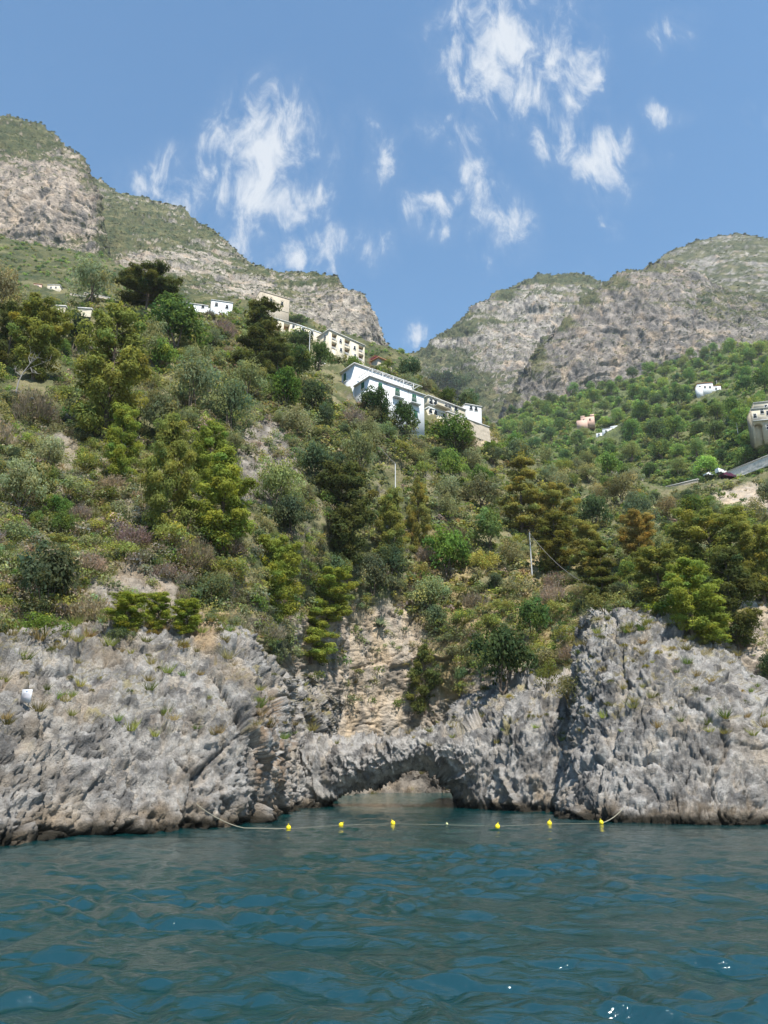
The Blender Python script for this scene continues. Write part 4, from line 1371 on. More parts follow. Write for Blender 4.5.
# straw grass and small rock plants
Tv = []
for me in TUFTS:
    a = np.zeros(len(me.vertices) * 3, np.float32); me.vertices.foreach_get('co', a)
    t = np.zeros(len(me.vertices) * 4, np.float32); me.attributes['leaf_tint'].data.foreach_get('color', t)
    Tv.append((a.reshape(-1, 3), t.reshape(-1, 4)[:, :3]))
pts, sz, cl_, hh = [], [], [], []
for _ in range(9000):
    px, py = rng.uniform(-140, 900), rng.uniform(430, 800)
    h = hit(px, py)
    if h is None: continue
    p, n, l = h
    if l in ('sea_cliff', 'low_rock', 'headland_rock', 'rock_arch'):
        if abs(n[2]) < 0.45 or p[2] < 4.5 or rng.random() > 0.22 + 0.5 * sstep(9, 13, p[2]): continue
    elif l == 'near_hill':
        if bare_here(px, py) and (abs(n[2]) < 0.4 or rng.random() > 0.3): continue
        if px > 110 and not (405 < px < 600 and py > 530) and rng.random() > 0.3: continue
    else: continue
    if 18 < px < 36 and 682 < py < 712: continue
    pts.append(p); sz.append(rng.uniform(0.3, 0.85)); cl_.append(jit(HY if rng.random() < 0.6 else (YG if rng.random() < 0.7 else OG), 0.22)); hh.append(rng.uniform(0.7, 1.2))
mass('dry_grass', 'straw coloured grass tufts on ledges and open slopes', pts, sz, cl_, Tv, hh)

# plants rooted in the rock faces, each a thing
nrp = 0
for _ in range(900):
    px, py = rng.uniform(-10, 768), rng.uniform(605, 760)
    h = hit(px, py)
    if h is None or h[2] not in ('sea_cliff', 'low_rock', 'headland_rock'): continue
    if abs(h[1][2]) < 0.35 or h[0][2] < 6 or nrp > 62: continue
    if 10 < px < 42 and 676 < py < 716: continue
    if any(abs(px - a) < 11 and abs(py - b) < 9 for a, b, _w in placed[-70:]): continue
    w = rng.uniform(6, 15) * (1.0 if py < 660 else 0.75)
    yel = rng.random() < 0.35
    where = {'sea_cliff': 'cliff', 'low_rock': 'rock', 'headland_rock': 'headland'}[h[2]]
    LMs = auto_label(where + ' tuft', px, py, (word_size(w, 7.5, 11) + (' yellow' if yel else ' green')).strip())
    put_bush('rock_plant', 'plant', BUSHES[int(rng.integers(4))], px, py + 1, py - w * 0.6, w, jit((0.24, 0.21, 0.04) if yel else (0.10, 0.115, 0.035)), LMs, 'plants rooted in the sea rocks', pos=h[0])
    placed.append((px, py, w))
    nrp += 1

# --- trees across the valley: the larger ones each a thing, the rest a mass
nfar = 0
fplaced = []
GREENS = [(0.146, 0.225, 0.068), (0.186, 0.274, 0.083), (0.245, 0.342, 0.099), (0.117, 0.175, 0.074), (0.255, 0.294, 0.117)]
GW = ['dark green', 'green', 'bright green', 'blackish green', 'olive-green']
for rnd_, (a, b, tr_, lim) in enumerate([(17, 26, 1500, 70), (12, 18, 4000, 190)]):
    for _ in range(tr_ * 2):
        px, py = rng.uniform(480, 850), rng.uniform(352, 508)
        h = hit(px, py)
        if h is None or h[2] != 'valley_slope' or nfar >= lim: continue
        w = rng.uniform(a, b) * np.clip(420 / h[0][1], 0.7, 1.25)
        if blocked(px, py, py - w * 0.85, w * 0.9, h[0][1]): continue
        if any(abs(px - x) < 0.42 * (w + v) and abs(py - y) < 0.27 * (w + v) for x, y, v in fplaced): continue
        fplaced.append((px, py, w))
        k = int(rng.choice(5, p=[0.3, 0.25, 0.17, 0.15, 0.13]))
        t = w * rng.uniform(0.7, 1.0)
        lab = auto_label('valley tree', px, py - t / 2, (word_size(w, 14, 20) + ' ' + GW[k]).strip())
        put_tree('valley_tree', 'tree', BROADS if k != 4 else OLIVES, int(rng.integers(4)), px, py, py - t, w, jit(GREENS[k], 0.12), lab, 'trees across the valley', pos=h[0])
        nfar += 1
print('FAR TREES', nfar)


def scatter_mass(name, label, layers, box, n, spx, cols, blocks, p_rock=0.15, upmin=0.5, hk=(0.7, 1.1), clear=True):
    pts, sz, cl_, hh = [], [], [], []
    for _ in range(n):
        px, py = rng.uniform(box[0], box[2]), rng.uniform(box[1], box[3])
        h = hit(px, py)
        if h is None or h[2] not in layers: continue
        if abs(h[1][2]) < upmin and rng.random() > p_rock: continue
        if clear and blocked(px, py, py - 5, 6, h[0][1]): continue
        nz = float(perlin(np.array([h[0] / 40.0]), 5)[0])
        if rng.random() > 0.75 + nz * 0.9: continue
        c = h[0][1] * CT + (h[0][2] - CH) * ST
        s = rng.uniform(*spx) * 0.5 * c / F
        pts.append(h[0] - np.array([0, 0, s * 0.15])); sz.append(s); cl_.append(jit(cols[int(rng.integers(len(cols)))], 0.16)); hh.append(rng.uniform(*hk))
    return mass(name, label, pts, sz, cl_, blocks, hh)


scatter_mass('valley_woodland', 'dense green woodland filling the slope across the valley', ('valley_slope',), (470, 340, 900, 515), 7000, (6, 13), GREENS, BL_M, 0.9, 0.2, (0.8, 1.2))
scatter_mass('valley_thicket', 'light green thicket and terraces across the valley', ('valley_slope',), (470, 340, 900, 515), 9000, (3, 8), [(0.130, 0.182, 0.046), (0.169, 0.195, 0.058), (0.104, 0.143, 0.039)], BL_S, 0.8, 0.3)
scatter_mass('foot_slope_woodland', 'woodland and orchards on the foot slope under the cliffs', ('foot_slope',), (-160, 225, 480, 400), 5200, (4, 9), GREENS, BL_M, 0.9, 0.2, (0.7, 1.1))
scatter_mass('foot_slope_scrub', 'pale scrub on the foot slope under the cliffs', ('foot_slope',), (-160, 225, 480, 400), 3000, (2.5, 5), [(0.221, 0.234, 0.085), (0.273, 0.260, 0.104), (0.143, 0.182, 0.058)], BL_S, 0.9, 0.2)
MG = [(0.071, 0.093, 0.039), (0.084, 0.108, 0.045), (0.103, 0.122, 0.048), (0.131, 0.140, 0.061)]
scatter_mass('spur_scrub', 'dark scrub dotting the bare cliff spur', ('cliff_spur',), (-160, 60, 120, 290), 6500, (1.6, 4.2), MG, BL_S, 0.16, 0.5)
scatter_mass('ridge_scrub', 'dark scrub dotting the long mountain ridge', ('long_ridge',), (60, 160, 420, 400), 12000, (1.5, 4.2), MG, BL_S, 0.22, 0.5)
scatter_mass('mountain_scrub', 'scrub dotting the ledges of the cliffed mountains', ('cliffed_mountain', 'sheer_mountain', 'domed_summit'), (380, 220, 900, 450), 16000, (1.3, 3.8), MG, BL_S, 0.22, 0.5)

# ------------------------------------------------------------------ buildings
M_WHITE = simple_mat('white lime wash', (0.60, 0.61, 0.61), 0.85, 0.10, 1.2)
M_CREAM = simple_mat('cream render', (0.53, 0.47, 0.36), 0.85, 0.14, 0.9)
M_STONE = simple_mat('beige stone masonry', (0.42, 0.36, 0.28), 0.9, 0.35, 2.2, bump=0.05)
M_GREYW = simple_mat('pale stone retaining wall', (0.60, 0.57, 0.52), 0.9, 0.35, 1.5, bump=0.08)
M_PINK = simple_mat('faded pink render', (0.55, 0.37, 0.29), 0.9, 0.2, 0.8)
M_ROOF = simple_mat('pale roof terrace', (0.55, 0.53, 0.50), 0.85, 0.2, 1.5)
M_TILE = simple_mat('terracotta', (0.36, 0.17, 0.09), 0.85, 0.3, 3)
M_OCHRE = simple_mat('ochre loggia wall', (0.42, 0.20, 0.09), 0.85, 0.15, 1)
M_GREEN = simple_mat('green painted shutter', (0.015, 0.10, 0.055), 0.5, 0.15, 3)
M_DARK = simple_mat('dark window glass', (0.025, 0.03, 0.035), 0.15, 0.1, 1)
M_RAIL = simple_mat('grey iron', (0.22, 0.22, 0.22), 0.5, 0.1, 3)
M_POLE = simple_mat('pale grey painted pole', (0.58, 0.58, 0.57), 0.6, 0.12, 2)
M_CABLE = simple_mat('grey cable', (0.20, 0.19, 0.18), 0.7, 0.1, 2)
M_WOODP = simple_mat('weathered timber', (0.30, 0.24, 0.18), 0.85, 0.3, 4)


def box(b, x0, x1, y0, y1, z0, z1):
    V = [(x, y, z) for z in (z0, z1) for (x, y) in ((x0, y0), (x1, y0), (x1, y1), (x0, y1))]
    b.add(V, [(0, 3, 2, 1), (4, 5, 6, 7), (0, 1, 5, 4), (1, 2, 6, 5), (2, 3, 7, 6), (3, 0, 4, 7)])


class House:
    """front wall between two picture points at the roof edge, at true distance; local x along the front, y into the hill"""

    def __init__(s, name, label, cat, p, D, q, height, group=None):
        a = P(p[0], p[1], D)
        r = ray(*q)
        b = CAM + r * ((a[2] - CH) / r[2])
        s.a, s.L = a, math.hypot(*(b - a)[:2])
        s.ang = math.atan2(b[1] - a[1], b[0] - a[0])
        s.H = height
        s.u = np.array([math.cos(s.ang), math.sin(s.ang), 0])
        s.w = np.array([-math.sin(s.ang), math.cos(s.ang), 0])
        s.o = a - np.array([0, 0, height])
        s.e = bpy.data.objects.new(name, None)
        COL.objects.link(s.e)
        s.e.location = s.o
        s.e.rotation_euler = (0, 0, s.ang)
        tag(s.e, label, cat, group)
        USED.add(label)

    def part(s, name, mat, boxes, parent=None):
        b = Buf()
        for x in boxes: box(b, *x)
        me = b.mesh(name, mat)
        return link(name, me, parent or s.e)

    def front(s, px, py, y=0.0):
        """(x, z) on the front wall plane seen at a picture point"""
        r = ray(px, py)
        t = ((s.o + s.w * y - CAM) @ s.w) / (r @ s.w)
        d = CAM + r * t - s.o
        return d @ s.u, d[2]

    def side(s, px, py, x=0.0):
        r = ray(px, py)
        t = ((s.o + s.u * x - CAM) @ s.u) / (r @ s.u)
        d = CAM + r * t - s.o
        return d @ s.w, d[2]

    def window(s, px, py, w=1.0, h=1.6, shut=None, frame=M_WHITE, side=False, glass=M_DARK, plane=0.0):
        x, z = s.side(px, py, plane) if side else s.front(px, py, plane)
        if side:
            f = lambda a, b, c, d, e, g: (plane + c, plane + d, x + a, x + b, z + e, z + g)
        else:
            f = lambda a, b, c, d, e, g: (x + a, x + b, plane + c, plane + d, z + e, z + g)
        q = s.part('window', frame, [f(-w / 2 - .12, w / 2 + .12, -.05, .02, h / 2, h / 2 + .12), f(-w / 2 - .18, w / 2 + .18, -.10, .02, -h / 2 - .12, -h / 2),
                                     f(-w / 2 - .12, -w / 2, -.05, .02, -h / 2, h / 2), f(w / 2, w / 2 + .12, -.05, .02, -h / 2, h / 2)])
        s.part('pane', glass, [f(-w / 2, w / 2, -.025, .01, -h / 2, h / 2)], q)
        if shut:
            for sg in (-1, 1):
                bs = [f(min(sg * .02, sg * w / 2), max(sg * .02, sg * w / 2), -.07, -.035, -h / 2, h / 2)]
                for k in range(6):
                    zz = -h / 2 + .1 + k * (h - .2) / 6
                    bs.append(f(min(sg * .08, sg * (w / 2 - .06)), max(sg * .08, sg * (w / 2 - .06)), -.095, -.072, zz, zz + .1))
                s.part('shutter', shut, bs, q)
        return q

    def balcony(s, px, py, w=2.4, d=0.9, mat=M_WHITE):
        x, z = s.front(px, py)
        b = s.part('balcony', mat, [(x - w / 2, x + w / 2, -d, -.003, z - .14, z)])
        bars = [(x - w / 2, x + w / 2, -d, -d + .04, z + .92, z + .97)]
        for k in range(int(w / .16) + 1):
            bars.append((x - w / 2 + k * .16, x - w / 2 + k * .16 + .025, -d + .005, -d + .03, z + .003, z + .92))
        s.part('railing', M_RAIL, bars, b)


# white house with green shutters
h = House('white_house', 'long white house with green shutters, set cornerwise above the dark trees', 'house', (369.7, 376.2), 140, (423.9, 395.2), 7.0)
L = h.L
h.part('front_wing', M_WHITE, [(0, L, 0, 5.5, -5, 6.8)])
h.part('main_block', M_WHITE, [(0.0, L + 1.2, 5.503, 10.5, -5, 12.2)])
h.part('wing_cornice', M_ROOF, [(-.3, L + .3, -.35, 5.5, 6.803, 7.05)])
h.part('main_cornice', M_ROOF, [(-.35, L + 1.5, 5.2, 10.9, 12.203, 12.45)])
pg = h.part('pergola', M_POLE, [(x, x + .09, 0.4, 5.1, 9.2, 9.32) for x in np.arange(0.8, L, 0.9)] + [(0.6, L, 0.3, .42, 9.08, 9.197), (0.6, L, 5.0, 5.12, 9.08, 9.197)])
h.part('pergola_posts', M_POLE, [(x, x + .1, 0.31, .41, 7.053, 9.077) for x in np.arange(0.8, L, 2.7)], pg)
h.part('drainpipe', M_RAIL, [(L * .30, L * .30 + .09, -.10, -.01, -2, 6.8)])
h.part('drainpipe', M_RAIL, [(L * .70, L * .70 + .09, -.10, -.01, -2, 6.8)])
for (px, py) in ((397.3, 392.6), (414.0, 398.6)):
    h.window(px, py, 1.15, 2.0, M_GREEN)
    h.balcony(px, py + 5.6, 2.6)
h.window(380.2, 386.6, 1.0, 1.7, M_GREEN)
h.window(398, 408, 1.1, 1.8, M_GREEN)
h.window(415.5, 414.5, 1.1, 1.8, M_GREEN)
h.window(362.9, 385.6, 1.1, 1.5, M_GREEN, side=True)
h.window(345.0, 377.5, 1.0, 1.9, M_GREEN, side=True)

# cream apartments with loggias
h = House('apartment_house', 'cream apartment house with a row of rust-red loggias on the ridge', 'house', (329.2, 329.4), 205, (364.6, 345.4), 6.4)
L = h.L
bays = [(h.front(334.4, 338)[0], 1.9), (h.front(347.3, 344)[0], 2.1), (h.front(361.2, 350)[0], 2.0)]
solid, x0 = [], 0.0
zf = [(0.2, 2.5), (3.3, 5.5)]
for (bx, bw) in bays:
    solid.append((x0, bx - bw / 2, 0, 6, -8, 6.2))
    solid += [(bx - bw / 2, bx + bw / 2, 0, 1.4, -8, zf[0][0]), (bx - bw / 2, bx + bw / 2, 0, 1.4, zf[0][1], zf[1][0]), (bx - bw / 2, bx + bw / 2, 0, 1.4, zf[1][1], 6.2)]
    x0 = bx + bw / 2
solid.append((x0, L, 0, 6, -8, 6.2))
h.part('wall', M_CREAM, solid)
h.part('roof_slab', M_ROOF, [(-.25, L + .25, -.3, 6.2, 6.203, 6.42)])
for (bx, bw) in bays:
    for (za, zb) in zf:
        lg = h.part('loggia', M_OCHRE, [(bx - bw / 2 + .003, bx + bw / 2 - .003, 1.403, 1.6, za, zb)])
        h.part('door', M_DARK, [(bx - .4, bx + .4, 1.35, 1.40, za, za + 1.9)], lg)
        h.part('railing', M_WHITE, [(bx - bw / 2, bx + bw / 2, -.06, .02, za + .75, za + .85)] + [(bx - bw / 2 + k * .2, bx - bw / 2 + k * .2 + .05, -.05, .01, za, za + .75) for k in range(int(bw / .2) + 1)], lg)
for (px, py) in ((340.6, 341.2), (354.6, 348), (341, 350), (355, 356)):
    h.window(px, py, .8, 1.3)
h.window(325, 337, .8, 1.3, side=True)

# tower house
h = House('tower_house', 'square beige stone tower house with two arched windows on the ridge', 'house', (260.5, 290.6), 222, (289.6, 299.2), 9.0)
L = h.L
h.part('wall', M_STONE, [(0, L, 0, 7, -6, 8.8)])
h.part('string_course', M_CREAM, [(-.08, L + .08, -.08, 7.05, 3.6, 3.85)])
h.part('parapet', M_STONE, [(-.12, L + .12, -.12, 7.1, 8.803, 9.15)] + [(x, x + .55, -.12, .25, 9.153, 9.55) for x in np.arange(0, L - .5, 1.1)])
for (px, py) in ((271.1, 300.8), (282.0, 303.8)):
    w = h.window(px, py, .85, 1.7, frame=M_CREAM)
    x, z = h.front(px, py)
    b = Buf()
    a = np.linspace(0, math.pi, 9)
    for k in range(8):
        V = []
        for yy in (-.05, .0):
            for rr in (.5, .64):
                V += [(x + rr * math.cos(a[k]), yy, z + .97 + rr * math.sin(a[k])), (x + rr * math.cos(a[k + 1]), yy, z + .97 + rr * math.sin(a[k + 1]))]
        b.add(V, [(0, 1, 3, 2), (4, 6, 7, 5), (0, 4, 5, 1), (2, 3, 7, 6)])
    link('arch_surround', b.mesh('arch_surround', M_CREAM), w)
h = House('cream_house', 'small cream house with a shaded loggia under the tower house', 'house', (264.5, 315.2), 210, (296.5, 324.2), 5.2)
L = h.L
bx = h.front(287, 323)[0]
h.part('wall', M_CREAM, [(0, bx - 1, 0, 5, -6, 5), (bx + 1, L, 0, 5, -6, 5), (bx - 1, bx + 1, 0, 5, 4.2, 5), (bx - 1, bx + 1, 0, 5, -6, 1.9), (bx - 1, bx + 1, 1.5, 5, 1.9, 4.2)])
h.part('roof_slab', M_ROOF, [(-.2, L + .2, -.25, 5.2, 5.003, 5.2)])
h.part('loggia_wall', M_OCHRE, [(bx - .997, bx + .997, 1.42, 1.497, 1.903, 4.197)])
h.window(275.5, 321, .9, 1.5)
h.window(293.5, 326.5, .8, 1.3)
h = House('terrace_block', 'long low cream building with a terrace between tower house and apartments', 'house', (297, 324.6), 207, (321, 333), 3.6)
h.part('wall', M_CREAM, [(0, h.L, 0, 4, -5, 3.4)])
h.part('parapet', M_WHITE, [(-.1, h.L + .1, -.1, .15, 3.403, 3.75)])
for px, py in ((303, 330), (312, 333)): h.window(px, py, .9, 1.3)

h = House('flat_roofed_house', 'white flat-roofed house with a low dome on the ridge skyline', 'house', (180, 301.6), 205, (208, 305.6), 4.0)
L = h.L
h.part('wall', M_WHITE, [(0, L, 0, 6, -5, 3.8)])
h.part('annex', M_WHITE, [(L + .9, L + 7.4, -1.5, 6, -5, 5.2), (L + .003, L + .897, 0.4, 6, -5, 3.4)])
h.part('roof_slab', M_ROOF, [(-.2, L + .2, -.2, 6.2, 3.803, 4.0)])
h.part('roof_slab', M_ROOF, [(L + .7, L + 7.6, -1.7, 6.2, 5.203, 5.4)])
b = Buf()
a = np.linspace(0, math.pi / 2, 7)
b.add(np.array([[(L * .66 + 1.5 * math.cos(q) * math.cos(t), 2.2 + 1.5 * math.cos(q) * math.sin(t), 4.0 + 1.0 * math.sin(q)) for t in np.linspace(0, 2 * math.pi, 20, endpoint=False)] for q in a]), grid_quads(7, 20, True))
link('dome', b.mesh('dome', M_WHITE), h.e)
for px, py in ((187, 305), (203, 306.6)): h.window(px, py, .8, 1.2)
h.window(216.5, 304.5, .8, 1.3, plane=-1.5)
h.window(227, 307, .8, 1.3, plane=-1.5)

# terraced cream house and white end house
h = House('terraced_house', 'cream terraced house with dark openings next to the white house', 'house', (427.9, 395.4), 163, (465.4, 409.6), 5.6)
L = h.L
h.part('wall', M_CREAM, [(0, L, 0.0, 5, 2.703, 5.4), (0, L * .42, -.003, 5, -6, 2.4), (L * .42 + .003, L, 0.5, 5, -6, 2.4)])
h.part('floor_band', M_WHITE, [(-.05, L + .05, -.12, 5, 2.403, 2.70)])
h.part('roof_slab', M_ROOF, [(-.2, L + .2, -.3, 5.2, 5.403, 5.62)])
h.balcony(441, 408, 4.2, 1.2, M_CREAM)
for px, py in ((431, 401.6), (435.5, 402.6), (446.3, 406), (449.6, 407), (456, 409)): h.window(px, py, 1.0, 1.4)
for px, py in ((430.5, 410.5), (435.6, 412.5), (444, 414.8)): h.window(px, py, .9, 1.5)
h = House('white_end_house', 'small white house at the far end of the terraced cream house', 'house', (465.6, 403.6), 176, (481.2, 406.4), 5.0)
h.part('wall', M_WHITE, [(0, h.L, 0, 4.5, -4, 4.8)])
h.part('roof_slab', M_ROOF, [(-.2, h.L + .2, -.2, 4.7, 4.803, 5.0)])
for px, py in ((471, 408), (476, 409)): h.window(px, py, .8, 1.2)


def retaining(name, label, p, D, q, hgt, mat, thick=0.8, foot=4.0):
    h = House(name, label, 'wall', p, D, q, hgt)
    h.e['kind'] = 'thing'
    r = np.random.default_rng(int(D))
    n = max(4, int(h.L / 1.2))
    b = Buf()
    xs = np.linspace(0, h.L, n)
    zs = np.linspace(-foot, hgt, 12)
    X, Z = np.meshgrid(xs, zs)
    Y = 0.05 * r.normal(size=X.shape) + 0.10 * (hgt - Z) * -1
    b.add(np.stack([X, Y, Z], -1), grid_quads(12, n))
    link('face', b.mesh('face', mat), h.e)
    c = Buf()
    box(c, -.05, h.L + .05, -.16, thick, hgt + .003, hgt + .22)
    link('coping', c.mesh('coping', M_ROOF), h.e)


retaining('stone_wall', 'beige stone retaining wall under the terraced house', (447, 412), 160, (489, 427.5), 3.4, M_STONE, foot=0.6)
retaining('stone_wall', 'stone retaining wall behind the white house, below the apartments', (309, 357.5), 160, (341, 371.5), 2.6, M_STONE)
retaining('road_wall', 'long stone retaining wall of the road across the valley', (727, 472), 232, (800, 443), 2.4, M_GREYW, foot=0.8)
retaining('road_wall', 'pale low parapet beside the road across the valley', (658, 489), 226, (698, 479.4), 1.5, M_STONE, foot=0.5)

# across the valley
h = House('arcaded_house', 'tall pale house with an arched ground floor across the valley', 'house', (751, 409), 248, (790, 405), 9.2)
L = h.L
ax, az = h.front(759.6, 434)
az = max(az, 0.0)
ar = 1.5
st = [(0, ax - ar, 0, 8, -4, 9.0), (ax + ar, L, 0, 8, -4, 9.0), (ax - ar, ax + ar, 2.0, 8, -4, 9.0)]
cc = np.linspace(-ar, ar, 13)
for k in range(12):
    m = (cc[k] + cc[k + 1]) / 2
    st.append((ax + cc[k], ax + cc[k + 1], 0, 1.997, az + 2.0 + math.sqrt(ar * ar - m * m), 9.0))
h.part('wall', M_CREAM, st)
h.part('upper_storey', M_CREAM, [(1.6, L, 1.5, 8, 9.2, 12.0)])
h.part('terrace_slab', M_ROOF, [(-.2, L + .2, -.3, 8.1, 9.003, 9.2)])
h.part('roof_slab', M_ROOF, [(1.4, L + .2, 1.2, 8.2, 12.003, 12.2)])
x0, z0 = h.front(751.5, 421.5)
h.part('balustrade', M_RAIL, [(0, L * .55, -.65, -.6, z0 + .9, z0 + 1.0)] + [(k * .3, k * .3 + .08, -.64, -.6, z0 + .003, z0 + .9) for k in range(int(L * .55 / .3))])
h.part('balcony', M_WHITE, [(-.1, L * .55, -.8, -.003, z0 - .2, z0)])
for px, py in ((755, 416), (762, 411.5), (768, 413), (768, 427)): h.window(px, py, 1.0, 1.7)
h.window(766, 406.5, .9, 1.3, plane=1.5)

h = House('hilltop_villa', 'white two-part villa high on the green slope across the valley', 'house', (697, 383.6), 440, (712.5, 382.4), 6.6)
L = h.L
h.part('wall', M_WHITE, [(0, L, 0, 7, -3, 6.4), (L + .003, L + 4.8, 1.0, 7, -3, 4.4)])
h.part('porch', M_WHITE, [(-1.6, 2.2, -2.5, -.003, -5, 2.6)])
h.part('roof_slab', M_TILE, [(-.3, L + .3, -.3, 7.3, 6.403, 6.75), (L + .303, L + 5, .8, 7.2, 4.403, 4.65)])
for px, py in ((700, 387), (705, 387), (710, 387), (716, 388.6)): h.window(px, py, 1.0, 1.5, plane=0 if px < 712 else 1.0)
h = House('pink_ruin', 'roofless faded pink house across the valley', 'house', (580.4, 415.6), 520, (594, 414.2), 7.0)
h.part('wall', M_PINK, [(0, h.L, 0, 5, -3, 5.4), (0, h.L * .3, 0.003, 5, 5.403, 6.6), (h.L * .7, h.L, 0.003, 5, 5.403, 7.2)])
h.part('annex', M_PINK, [(-3.2, 4.5, -3.5, -.5, -6, 1.6)])
for px, py in ((584, 420), (590, 419.5)): h.window(px, py, 1.2, 1.6, frame=M_PINK)
h = House('white_cottage', 'stepped white cottage beside the pink ruin across the valley', 'house', (602, 428.6), 470, (618.4, 426.4), 4.6)
h.part('wall', M_WHITE, [(0, h.L, 0, 5, -4, 4.2), (h.L * .5, h.L, 0.5, 5, 4.203, 5.6), (-4.2, -.003, .3, 4.5, -5, 1.8)])
h.part('roof_slab', M_ROOF, [(-.2, h.L * .5 - .003, -.2, 5, 4.203, 4.4)])
for px, py in ((606, 431), (613, 430.5), (599, 434.4)): h.window(px, py, .9, 1.3)
h = House('pink_cottage', 'tiny pink cottage on the green foot slope under the cliffs', 'house', (34, 283.4), 385, (42, 284.4), 4.2)
h.part('wall', M_PINK, [(0, h.L, 0, 4, -3, 4)])
h.part('roof_slab', M_TILE, [(-.25, h.L + .25, -.25, 4.2, 4.003, 4.25)])
h.window(38, 286.5, 1, 1.3)
h = House('pale_cottage', 'tiny pale cottage next to the pink one on the foot slope', 'house', (47.5, 284.6), 385, (60, 284.8), 4.2)
h.part('wall', M_CREAM, [(0, h.L, 0, 4, -3, 4)])
h.part('roof_slab', M_ROOF, [(-.25, h.L + .25, -.25, 4.2, 4.003, 4.25)])
for px in (51, 56): h.window(px, 287.5, .9, 1.2)
for i, (p, q, lab) in enumerate((((56, 306.5), (66, 306.8), 'short white terrace wall low on the foot slope'), ((78, 308.6), (92, 309.4), 'white terrace wall between the tallest pine and the skyline'), ((70, 293.2), (112, 303.4), 'long netted terrace wall slanting across the foot slope'),
                               ((84, 292.5), (116, 299.2), 'second netted terrace wall above the long slanting one'))):
    hh_ = hit(p[0], p[1] + 2)
    retaining('terrace_wall', lab, p, hh_[0][1] - 1.5, q, 1.2, M_CREAM if i < 2 else M_STONE, foot=0.4)


# ------------------------------------------------------------------ poles and cables
def cyl(b, a, c, r0, r1, k=8):
    b.tube(np.array([a, (np.array(a) + np.array(c)) / 2, c]), [r0, (r0 + r1) / 2, r1], k)


def pole(name, label, px, yb, yt, rad=0.10, cross=0.0, lamp=False):
    hp = hit(px, yb)
    p = hp[0]
    x, y = proj(p)
    H = P(px, y - (yb - yt), p[1])[2] - p[2]
    e = bpy.data.objects.new(name, None)
    COL.objects.link(e)
    e.location = p
    tag(e, label, 'pole')
    USED.add(label)
    b = Buf()
    cyl(b, (0, 0, -0.6), (0, 0, H), rad, rad * 0.75)
    link('shaft', b.mesh('shaft', M_POLE), e)
    b = Buf()
    if cross:
        box(b, -cross, cross, -.05, .05, H * .9, H * .9 + .12)
        link('crossarm', b.mesh('crossarm', M_WOODP), e)
    else:
        box(b, -.09, .09, -.09, .09, H + .003, H + .10)
        link('cap', b.mesh('cap', M_RAIL), e)
    if lamp:
        b = Buf()
        cyl(b, (0, 0, H - .2), (.9, -.3, H + .1), .04, .03)
        box(b, .75, 1.25, -.42, -.22, H + .06, H + .18)
        link('lamp_arm', b.mesh('lamp_arm', M_RAIL), e)
    return p + np.array([0, 0, H])


def cable(name, label, pts, sag=0.6, rad=0.03, mat=M_CABLE):
    b = Buf()
    Q = []
    for a, c in zip(pts[:-1], pts[1:]):
        t = np.linspace(0, 1, 14)[:, None]
        s = np.asarray(a) * (1 - t) + np.asarray(c) * t
        s[:, 2] -= sag * 4 * (t * (1 - t))[:, 0]
        s[:, 2] = np.maximum(s[:, 2], 0.06)
        Q.append(s if not Q else s[1:])
    Q = np.concatenate(Q)
    o0 = Q[0].copy()
    b.tube(Q - o0, np.full(len(Q), rad), 5)
    o = link(name, b.mesh(name, mat))
    o.location = o0
    tag(o, label, 'cable' if 'rope' not in name else 'rope')
    USED.add(label)
    return o


t1 = pole('utility_pole', 'slim grey pole standing among the olives in mid slope', 394, 492, 462, 0.10)
t2 = pole('utility_pole', 'lone grey pole on the open scrub slope above the low rock', 533, 575, 533, 0.10)
pole('lamp_post', 'tall white lamp post in front of the cream apartments', 308.6, 362, 331, 0.10, lamp=True)
pole('utility_pole', 'pole with a crossarm beside the arcaded house', 739, 438, 421, 0.14, 1.0)
pole('utility_pole', 'pole next to the hilltop villa across the valley', 716.4, 386, 378.6, 0.16, 0.8)
cable('power_cable', 'thin cable climbing from the slim grey pole towards the white house', [t1, P(354, 404, 138)], 1.2, 0.035)
hr = hit(606, 592)[0]
cable('power_cable', 'thin cable running from the lone pole down to the headland rock', [t2, hr + np.array([0, 0, .3])], 1.6, 0.03)

# ------------------------------------------------------------------ parked vehicles across the valley
M_VAN = simple_mat('white vehicle paint', (0.70, 0.71, 0.72), 0.3, 0.05, 1)
M_CAR = simple_mat('dark plum vehicle paint', (0.09, 0.02, 0.04), 0.3, 0.05, 1)
M_TYRE = simple_mat('tyre rubber', (0.02, 0.02, 0.02), 0.8, 0.1, 4)


